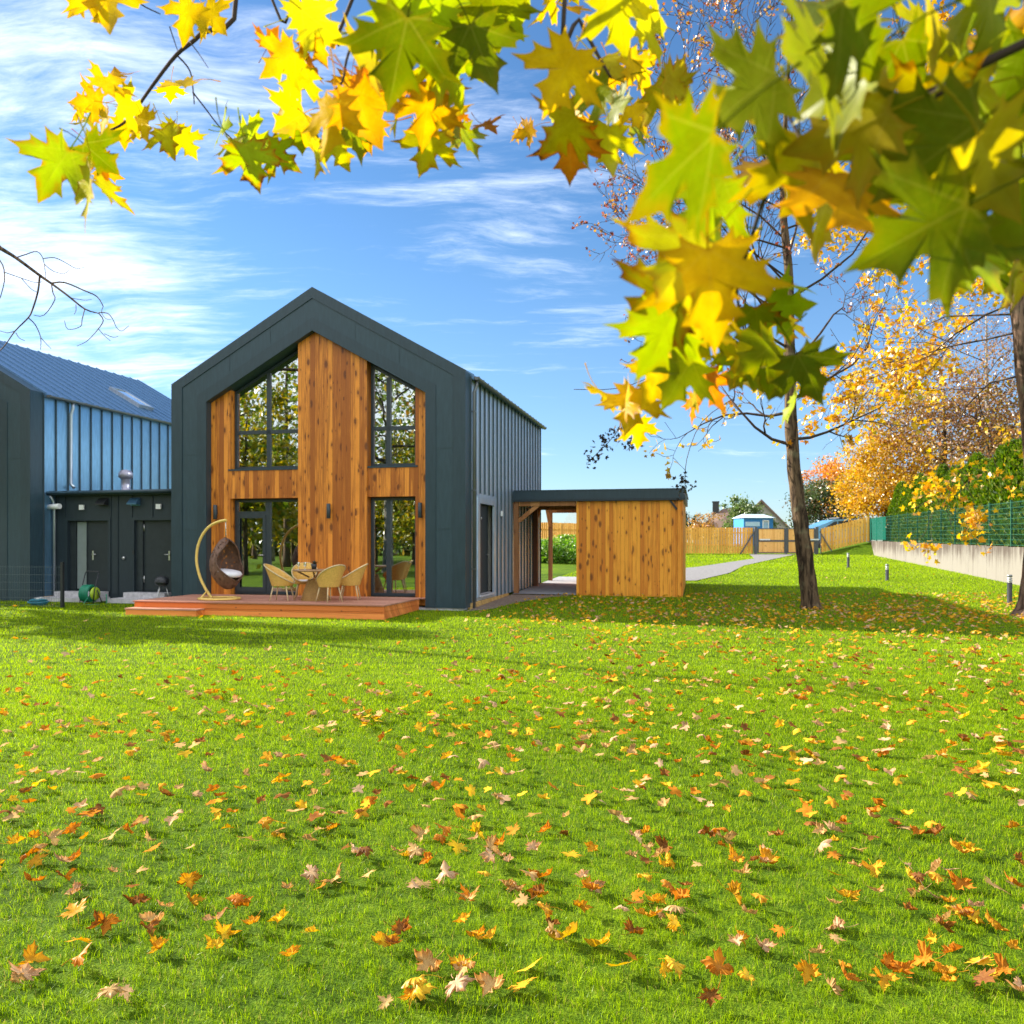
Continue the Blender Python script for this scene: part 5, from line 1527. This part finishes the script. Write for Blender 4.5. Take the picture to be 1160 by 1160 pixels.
# the visible bough, traced at its own distance
q = MB(); B0 = Vector((bx, by, g0)); YB = 15.5
def bough(pts, r0, r1, Y=YB, dY=0):
    n = len(pts); P_ = [at(px, py, Y + dY * i / max(1, n - 1)) - B0 for i, (px, py) in enumerate(pts)]
    q.tube(smoothpts(P_, 3), [r0 + (r1 - r0) * i / ((n - 1) * 3) for i in range((n - 1) * 3 + 1)], 5)
start, rad = along(tr3, 6.2)
P_ = [start, start.lerp(at(-60, 245, YB) - B0, .55) + Vector((0, 0, .5)), at(-60, 245, YB) - B0, at(0, 281, YB) - B0, at(18, 292, YB) - B0, at(45, 312, YB) - B0, at(58, 321, YB) - B0, at(77, 335, YB) - B0, at(96, 350, YB) - B0, at(112, 355, YB) - B0]
q.tube(smoothpts(P_, 3), [.09, .085, .08, .075, .065, .06, .055, .05, .045, .04, .035, .032, .03, .029, .028, .027, .025, .024, .022, .02, .019, .018, .017, .016, .015, .014, .012, .010], 6)
bough([(58, 321), (73, 320), (95, 329), (110, 336), (117, 347)], .018, .009)
bough([(45, 312), (43, 330), (37, 350), (32, 360), (17, 375), (5, 392), (-6, 402)], .02, .008)
bough([(32, 360), (40, 368), (46, 382), (46, 396)], .012, .006, YB, .4)
bough([(46, 382), (52, 389), (58, 395)], .008, .005)
bough([(17, 375), (8, 377), (-2, 374)], .008, .005); bough([(18, 377), (22, 383), (28, 386)], .008, .005)
bough([(58, 321), (60, 332), (62, 340), (50, 357), (38, 357)], .012, .006, YB, -.3)
bough([(18, 292), (30, 288), (42, 285), (49, 294), (52, 315)], .012, .006, YB, .5)
bough([(49, 293), (62, 292), (75, 298), (86, 304), (96, 303)], .010, .005, YB, .3); bough([(50, 299), (60, 307), (72, 310), (78, 306)], .008, .005)
bough([(96, 350), (93, 362), (91, 370), (77, 373), (73, 363)], .010, .005)
bough([(112, 355), (117, 363), (111, 373), (99, 386), (87, 392)], .012, .005); bough([(112, 373), (118, 380), (125, 386)], .008, .005); bough([(118, 378), (128, 382), (134, 381)], .007, .005)
bough([(112, 354), (122, 355), (128, 362), (132, 371), (138, 375), (146, 369)], .010, .005); bough([(117, 347), (115, 354), (120, 361), (126, 362)], .007, .004)
bough([(-8, 286), (3, 300), (5, 318), (0, 338)], .014, .008); bough([(4, 308), (24, 315), (40, 320), (48, 319)], .009, .005); bough([(24, 315), (35, 327), (42, 331)], .008, .005)
bough([(86, 345), (86, 352), (84, 356)], .008, .005); bough([(78, 337), (95, 340), (104, 339)], .007, .004)
q.build('bough', M_DARKBARK, T3)

# --- the trees behind the viewer that the windows mirror
r = np.random.default_rng(23)
pt1 = leafy('woodland_tree', 'x', (0, 0, 0), 17, 4.4, 11.5, [(.45, .32, .05), (.28, .31, .05), (.12, .18, .03), (.38, .20, .04)], [2, 3, 4, .7], 650, .42, 71, .28, M_GREYBARK, 1.25, 60)
pt2 = leafy('woodland_tree', 'x', (0, 0, 0), 19, 3.6, 13.5, [(.10, .17, .03), (.20, .26, .04), (.5, .40, .04)], [4, 3, 1], 750, .42, 72, .24, M_DARKBARK, 1.4, 60)
pt3 = leafy('woodland_tree', 'x', (0, 0, 0), 9, 3.4, 4.6, [(.50, .36, .04), (.40, .38, .05), (.16, .22, .03)], [3, 3, 3], 4000, .36, 73, .14, M_BARK, 1.0, 50)
spots = [(-19, -2, 0), (-24, -7, 1), (-15, -11, 1), (-29, 0, 0), (-33, -9, 1), (-22, -15, 0), (-28, -19, 1), (-17, -21, 2), (-36, -17, 0), (-12, -18, 2), (-40, -3, 1), (-25, 3.5, 2), (-31, -27, 0), (-21, -29, 1), (-44, -14, 2), (-38, -25, 1), (-34, 5, 2), (-14, -30, 0), (-48, -24, 0), (-27, -12, 2), (-20, -8, 2), (-32, -15, 2), (-52, -8, 1), (-46, -34, 1), (-36, -38, 0), (-28, -42, 1), (-19, -40, 0), (-56, -30, 1), (-42, -47, 0), (-25, -35, 2), (-35, -30, 2), (-42, -20, 2), (-30, -24, 2)]
used = {}
for k, (x, y, kind) in enumerate(spots):
    p_ = (pt1, pt2, pt3)[kind]
    root = p_ if kind not in used else dup(p_); used[kind] = 1
    root.location = (x, y, -.15); root.rotation_euler = (0, 0, r.uniform(0, 6.28)); s_ = r.uniform(.85, 1.15); root.scale = (s_, s_, s_)
    setp(root, ['tall grey-trunked tree with yellow leaves mirrored in the house windows', 'tall dark-trunked green tree mirrored in the house windows', 'low bushy yellow tree mirrored in the house windows'][kind], 'tree', ['yellow trees mirrored in the windows', 'green trees mirrored in the windows', 'bushy trees mirrored in the windows'][kind])

# the wood that closes the view behind the viewer
r = np.random.default_rng(91)
n = 16000; k = r.random(n); bxx = -95 + 100 * k; byy = -38 - 50 * k + r.normal(0, 3.5, n)
wv_ = 6.5 + 3.5 * np.sin(k * 37) + 2 * np.sin(k * 91)
A = np.stack([bxx, byy, -.2 + r.random(n) ** .8 * wv_], 1)
o = cloud('far_wood', A, 1.1, tones(n, r, [(.10, .15, .03), (.20, .22, .04), (.42, .28, .03), (.05, .08, .02)], [4, 3, 2, 2], .3), None, r, LT_OVAL)
setp(o, 'distant autumn wood mirrored in the house windows', 'wood', None, 'stuff')
# ------------------------------------------------------------------ the maple overhead: boughs and leaves close to the viewer
MT = thing('overhanging_maple', 'maple whose green and yellow leaves hang into the top of the picture', 'tree', (2.6, -1.2, -.15))
MO = Vector((2.6, -1.2, -.15))
trk = [(0, 0, -.2, .24), (.02, .02, 1.2, .19), (-.05, .05, 2.4, .17), (-.1, .1, 4.2, .14), (-.05, .1, 6.5, .1)]
trunk_mesh(trk, MT, M_DARKBARK)
q = MB()
def limb(pts, r0, r1, n=6):
    P_ = smoothpts([Vector(p) - MO for p in pts], 4); k = len(P_)
    q.tube(P_, [r0 + (r1 - r0) * i / (k - 1) for i in range(k)], n)
def px_(*a): return [at(x, y, d) for x, y, d in a]
# main bough: from the trunk forward and left over the viewer's head
limb([MO + Vector((-.1, .1, 4.2)), Vector((1.9, -.2, 4.0)), Vector((1.1, .8, 3.8)), Vector((.2, 1.4, 3.6)), Vector((-.7, 1.7, 3.5)), Vector((-1.1, 1.8, 3.4))], .045, .012, 8)
limb([MO + Vector((-.05, .05, 2.9)), Vector((1.75, .1, 2.55))] + px_((1180, 40, .80), (1080, 95, .80), (1010, 135, .81), (945, 162, .82), (915, 172, .83), (890, 190, .84), (866, 225, .9), (846, 285, 1.0), (826, 335, 1.1)), .0055, .0022)
# twigs
limb([Vector((-.7, 1.7, 3.5))] + px_((268, -12, 1.78), (228, 38, 1.76), (200, 62, 1.75), (172, 98, 1.74), (146, 134, 1.73), (126, 147, 1.72), (104, 152, 1.71)), .006, .0016)
limb(px_((200, 62, 1.75), (215, 80, 1.78), (219, 105, 1.80), (220, 118, 1.82)), .002, .0012)
limb(px_((218, 104, 1.8), (232, 122, 1.82), (250, 145, 1.84), (275, 168, 1.85)), .0018, .0012)
limb(px_((152, -8, 1.7), (160, 5, 1.72), (182, 16, 1.74)), .002, .0012)
limb(px_((192, 30, 1.74), (198, 48, 1.76), (203, 62, 1.77)), .0015, .0008); limb(px_((215, 47, 1.7), (226, 62, 1.7), (236, 77, 1.7)), .0014, .0007)
limb([Vector((-.7, 1.7, 3.5))] + px_((306, -6, 1.7), (330, 14, 1.68), (346, 28, 1.66), (360, 32, 1.65)), .004, .0016)
limb([Vector((.2, 1.4, 3.6))] + px_((402, -8, 1.5), (400, 40, 1.48), (392, 70, 1.46), (388, 92, 1.45), (378, 103, 1.45)), .004, .0016)
limb([Vector((.2, 1.4, 3.6))] + px_((506, -8, 1.25), (497, 30, 1.25), (488, 62, 1.26), (470, 85, 1.27), (450, 105, 1.3)), .004, .0018)
limb([Vector((.2, 1.4, 3.6))] + px_((640, -8, 1.3), (656, 22, 1.3), (676, 60, 1.3), (692, 88, 1.3)), .005, .002)
limb(px_((990, 148, .81), (1000, 190, .8), (1010, 215, .8)), .002, .0015); limb(px_((915, 172, .83), (898, 140, .84), (890, 125, .84)), .002, .0014)
limb(px_((846, 285, 1.0), (835, 330, 1.2), (842, 370, 1.3), (850, 400, 1.35)), .0022, .0014)
limb([Vector((1.1, .8, 3.8))] + px_((975, -10, 1.0), (945, 20, .98), (905, 45, .98)), .004, .002)
q.build('branches', M_TWIG, MT)

CT = {'y': (.74, .47, .010), 'g': (.66, .33, .010), 'yg': (.50, .46, .015), 'lg': (.33, .42, .018), 'G': (.21, .25, .012), 'D': (.115, .155, .010), 'o': (.62, .20, .012), 'b': (.28, .10, .02), 'ol': (.44, .36, .02)}
# (x, y, length px, tone, real length, roll from straight down (deg, + = tip to the right), pitch, yaw, wither)
LV = [
 # left twig
 (122, 8, 88, 'y', .15, 8, 10, 5, .15), (212, 22, 74, 'y', .13, -28, 10, -15, .2), (243, 22, 62, 'y', .12, 40, 20, 20, .3), (92, -2, 70, 'y', .12, -50, 40, 0, .2),
 (126, 92, 66, 'y', .12, 150, 55, 15, .3), (100, 116, 56, 'g', .11, -80, 40, 10, .5), (96, 136, 60, 'ol', .11, -95, 70, 0, .5), (116, 140, 52, 'y', .10, -60, 20, -10, .2),
 (150, 122, 60, 'yg', .11, 100, 60, 20, .2), (162, 142, 60, 'y', .11, 15, 20, -20, .4), (204, 98, 62, 'y', .12, -55, 25, 10, .15), (188, 158, 62, 'yg', .12, 20, 20, 25, .7), (140, 150, 50, 'y', .10, -10, 30, 15, .3), (212, 163, 50, 'yg', .10, 30, 30, -30, .3),
 (62, 192, 112, 'lg', .17, -38, 25, 20, .55), (112, 178, 80, 'D', .13, 50, 55, 30, .2), (98, 222, 118, 'yg', .17, -14, 5, 0, .5), (128, 220, 78, 'yg', .13, 52, 20, -35, .7), (112, 186, 56, 'o', .10, 20, 30, 30, .8),
 (252, 144, 62, 'lg', .12, 70, 45, 20, .2), (272, 176, 84, 'G', .14, 35, 60, -10, .5), (290, 160, 70, 'lg', .13, 100, 60, 10, .3), (284, 186, 84, 'lg', .14, 12, 30, 35, .9), (262, 165, 60, 'G', .11, -20, 35, -30, .4), (318, 178, 66, 'lg', .12, 60, 55, 20, .9),
 # middle cluster
 (306, 46, 50, 'b', .09, 165, 20, 10, .8), (318, 70, 80, 'y', .13, -55, 10, -10, .1), (335, 92, 74, 'yg', .13, -30, 25, 15, .2), (362, 28, 92, 'yg', .14, 60, 50, 0, .2), (345, 12, 70, 'yg', .12, 130, 40, 20, .3), (362, 52, 62, 'g', .11, 20, 20, 25, .3),
 (352, 74, 62, 'o', .11, 30, 30, -20, .7), (330, 138, 76, 'y', .13, -45, 10, 20, .1), (372, 140, 110, 'y', .15, -14, 6, -6, .25), (412, 130, 108, 'g', .15, 22, 15, 14, .3), (356, 176, 74, 'yg', .12, 0, 15, 35, .6), (340, 155, 62, 'G', .11, -10, 50, 40, .3), (384, 172, 62, 'yg', .11, 25, 30, -40, .5), (404, 158, 70, 'G', .12, 25, 15, 62, .2), (396, 100, 56, 'g', .10, -10, 30, 30, .6), (420, 92, 66, 'o', .11, 70, 25, 10, .7),
 (410, 68, 110, 'ol', .15, -70, 45, 10, .3), (452, 62, 150, 'D', .17, -18, 30, 0, .1), (436, 20, 120, 'G', .16, 60, 55, 20, .1), (472, 22, 120, 'lg', .16, -10, 40, -25, .1), (500, 30, 110, 'lg', .15, 60, 30, 10, .1), (496, 84, 104, 'ol', .15, 8, 35, 10, .3), (516, 92, 96, 'lg', .14, 30, 15, 40, .3), (545, 60, 118, 'D', .16, 25, 25, -15, .1), (560, 20, 100, 'G', .15, 10, 40, 30, .1), (530, 10, 90, 'lg', .14, -40, 30, 0, .1), (576, 16, 84, 'lg', .13, 40, 30, 20, .1), (536, 36, 90, 'G', .14, -20, 40, 30, .1),
 (468, 108, 80, 'o', .13, 5, 20, 10, .8), (484, 130, 96, 'g', .14, -6, 15, 20, .4), (450, 128, 78, 'yg', .13, -22, 20, -20, .5), (506, 140, 70, 'y', .12, 40, 20, 20, .4), (484, 170, 80, 'yg', .13, -20, 10, -15, .6), (528, 160, 64, 'G', .11, 25, 15, 15, .4), (552, 142, 50, 'b', .09, 48, 40, 10, .9), (520, 135, 36, 'b', .07, 0, 30, 20, .9), (500, 110, 74, 'g', .12, 10, 25, -20, .6),
 # right of centre
 (636, 88, 124, 'y', .16, -30, 10, 5, .3), (652, 118, 96, 'y', .14, -20, 30, 10, .1), (620, 8, 78, 'y', .12, -30, 25, 10, .3), (650, 10, 60, 'g', .10, 20, 40, 20, .5), (700, 24, 104, 'yg', .14, 20, 35, 10, .15), (740, 24, 110, 'yg', .15, 112, 50, -10, .2), (722, 8, 90, 'yg', .14, 150, 40, 0, .2), (690, 74, 90, 'ol', .14, 30, 40, 15, .3), (722, 82, 92, 'y', .14, 40, 20, 20, .3), (672, 110, 84, 'G', .13, -70, 55, 10, .2), (690, 96, 66, 'g', .12, 5, 20, 10, .4), (704, 120, 76, 'G', .13, 70, 45, 0, .2),
 (636, 150, 100, 'ol', .14, -60, 45, 15, .8), (646, 172, 92, 'o', .14, 0, 15, -5, .9), (690, 168, 90, 'yg', .14, 2, 20, 10, .4), (672, 150, 60, 'g', .11, -15, 20, 20, .4), (722, 130, 70, 'y', .12, 20, 30, 15, .3), (752, 112, 94, 'ol', .14, 25, 40, -15, .4), (768, 100, 96, 'ol', .14, 80, 45, 10, .5), (724, 152, 56, 'G', .10, 10, 30, 30, .3), (596, 150, 40, 'g', .08, -70, 60, 10, .6),
 # near blurred bough on the right
 (772, 192, 250, 'D', .19, -42, 20, 56, .25), (800, 235, 150, 'lg', .16, -30, 35, 55, .3), (842, 112, 200, 'G', .18, -78, 55, 0, .1), (912, 62, 220, 'G', .18, -60, 55, 10, .1), (980, 40, 220, 'D', .18, 60, 55, 0, .1), (1050, 20, 190, 'ol', .18, -80, 50, 10, .2), (1120, 20, 190, 'G', .18, 30, 50, 10, .1),
 (870, 150, 150, 'yg', .16, -60, 40, 0, .5), (868, 200, 120, 'g', .15, 10, 30, 10, .4), (905, 205, 190, 'ol', .18, 10, 35, 20, .3), (960, 150, 200, 'ol', .18, -75, 50, 10, .3), (965, 225, 210, 'g', .19, 15, 40, -10, .4), (930, 250, 130, 'ol', .16, -10, 35, 10, .4), (1060, 175, 220, 'D', .19, -55, 50, 20, .1), (1010, 190, 190, 'G', .18, -20, 50, 10, .1), (1040, 215, 190, 'g', .19, 35, 45, 10, .3), (1075, 110, 170, 'yg', .17, -85, 50, 0, .3), (1110, 110, 190, 'lg', .18, 65, 45, 10, .2), (1150, 80, 170, 'lg', .17, 20, 40, 0, .2), (1120, 190, 230, 'ol', .19, 60, 45, -10, .2), (1150, 150, 210, 'G', .19, -20, 50, 20, .1), (1040, 262, 230, 'D', .19, -65, 52, 0, .1), (1080, 292, 170, 'lg', .17, -30, 20, 10, .3), (1130, 270, 200, 'D', .18, 55, 50, 10, .1), (1126, 302, 130, 'lg', .16, 30, 25, -15, .4), (1150, 320, 120, 'ol', .15, 20, 30, 0, .6), (1155, 225, 220, 'G', .19, 35, 50, 0, .1), (1030, 85, 180, 'D', .18, 40, 55, 0, .1), (960, 95, 200, 'G', .18, -50, 55, 0, .1),
 # hanging end of the near bough
 (778, 300, 200, 'yg', .18, -38, 25, 40, .55), (742, 345, 160, 'ol', .17, -58, 30, 30, .95), (748, 388, 150, 'lg', .16, -24, 20, 30, .2), (806, 330, 200, 'y', .18, 8, 12, -15, .35), (838, 300, 110, 'y', .15, 95, 35, -10, .3), (816, 300, 100, 'y', .14, 40, 25, -20, .2), (795, 365, 120, 'ol', .15, -20, 30, 20, .4),
 (886, 318, 92, 'lg', .13, 120, 55, 10, .1), (892, 346, 100, 'lg', .14, 75, 50, -10, .2), (858, 366, 84, 'G', .12, 20, 40, 20, .8), (890, 372, 74, 'ol', .12, 30, 40, 0, .9), (862, 402, 104, 'G', .14, -50, 40, 10, .2), (872, 426, 84, 'G', .13, 5, 20, 0, .2), (916, 424, 112, 'D', .15, 30, 10, 0, .1), (898, 462, 70, 'lg', .12, 0, 20, 60, .2), (848, 400, 86, 'yg', .13, 60, 40, 10, .3), (838, 420, 84, 'G', .13, -30, 35, -20, .3),
 (742, 432, 104, 'y', .14, -22, 15, 10, .25), (716, 462, 96, 'y', .14, -12, 10, -10, .3), (722, 490, 62, 'y', .11, 4, 15, 25, .3), (770, 430, 110, 'G', .14, -28, 25, 65, .1), (786, 440, 100, 'ol', .14, -22, 15, 45, .2), (806, 442, 84, 'o', .13, 25, 20, 10, .8), (784, 462, 62, 'o', .11, -5, 25, 20, .9), (760, 402, 84, 'y', .13, -30, 25, 25, .4), (818, 410, 76, 'lg', .12, -10, 35, 20, .3),
]
rl = np.random.default_rng(42)
NMAIN = len(LV)
for (px, py, sz, tone, L, roll, pitch, yaw, wi) in list(LV):
    if rl.random() < (.34 if px > 700 else .3):
        k = rl.uniform(.6, .85)
        LV.append((px + rl.normal(0, .2) * sz, py + rl.normal(-.08, .18) * sz, sz * k, ['yg', 'y', 'y', 'ol', 'ol', 'g', 'yg'][rl.integers(7)] if rl.random() < .5 else tone, L * rl.uniform(.85, 1.05), roll + rl.normal(0, 60), rl.uniform(20, 75), rl.normal(0, 45), rl.uniform(.1, .7)))
LSC = 1.0
cand = []
for i, (px, py, sz, tone, L, roll, pitch, yaw, wi) in enumerate(LV):
    d = L * F / sz * .94
    cand.append((sz, i))
cand.sort(reverse=True)
top = {i for _, i in cand[:100]}
rest = []
lx_, ly_ = [], []
for i, (px, py, sz, tone, L, roll, pitch, yaw, wi) in enumerate(LV):
    d = L * F / sz * .94
    a = R(roll); p = R(pitch * .95) * (1 if rl.random() < .7 else -1) + rl.normal(0, .2); jit = rl.normal(0, 30); yw = R(yaw + (jit if not (px < 765 and py > 395) else jit * .2))
    tip = Vector((math.sin(a) * math.cos(p), math.sin(p) * .9, -math.cos(a) * math.cos(p))).normalized()
    nrm_ = Vector((math.sin(yw), -math.cos(yw), .25 * rl.normal())).normalized()
    nrm_ = (nrm_ - tip * nrm_.dot(tip)).normalized()
    if rl.random() < .5: nrm_ = -nrm_
    x_ = tip.cross(nrm_)
    L = L * (.52 if px > 700 else .57)
    M = Matrix((x_ * L, tip * L, nrm_ * L)).transposed().to_4x4()
    ctr = M.to_3x3() @ Vector((0, .42, 0))
    pos = at(px, py, d) - ctr - MO
    M.translation = pos
    me = FRESH[int(rl.integers(len(FRESH)))]
    c = np.array(CT[tone]) * rl.uniform(.88, 1.12)
    col = (*np.clip(c, 0, 1), min(1, wi * 1.3))
    if i in top:
        o = bpy.data.objects.new('leaf', me); COL.objects.link(o); o.parent = MT; o.matrix_local = M; o.color = col
    else: rest.append((me, M, col))
# the smaller ones as one mesh
V_, T_, C_, U_, R_ = [], [], [], [], []; off_ = 0
for me, M, col in rest:
    n = len(me.vertices); co = np.empty(n * 3, np.float32); me.vertices.foreach_get('co', co); co = co.reshape(-1, 3)
    m = np.array(M); P = co @ m[:3, :3].T + m[:3, 3]
    tr_ = np.empty(len(me.polygons) * 3, np.int32); me.loops.foreach_get('vertex_index', tr_)
    uvv = np.empty(n * 3, np.float32); me.attributes['lxy'].data.foreach_get('vector', uvv); rd = np.empty(n, np.float32); me.attributes['rad'].data.foreach_get('value', rd)
    V_.append(P); T_.append(tr_.reshape(-1, 3) + off_); off_ += n; U_.append(uvv.reshape(-1, 3)[:, :2]); R_.append(rd); C_.append(np.tile(col, (n, 1)))
M_LEAFS = m_maple('maple_leaf_small', False, .55)
o = np_mesh('small_leaves', np.concatenate(V_), np.concatenate(T_), M_LEAFS, MT, np.concatenate(C_), True, np.concatenate(U_), np.concatenate(R_)); o['kind'] = 'stuff'
print('near leaves', len(LV), len(rest))
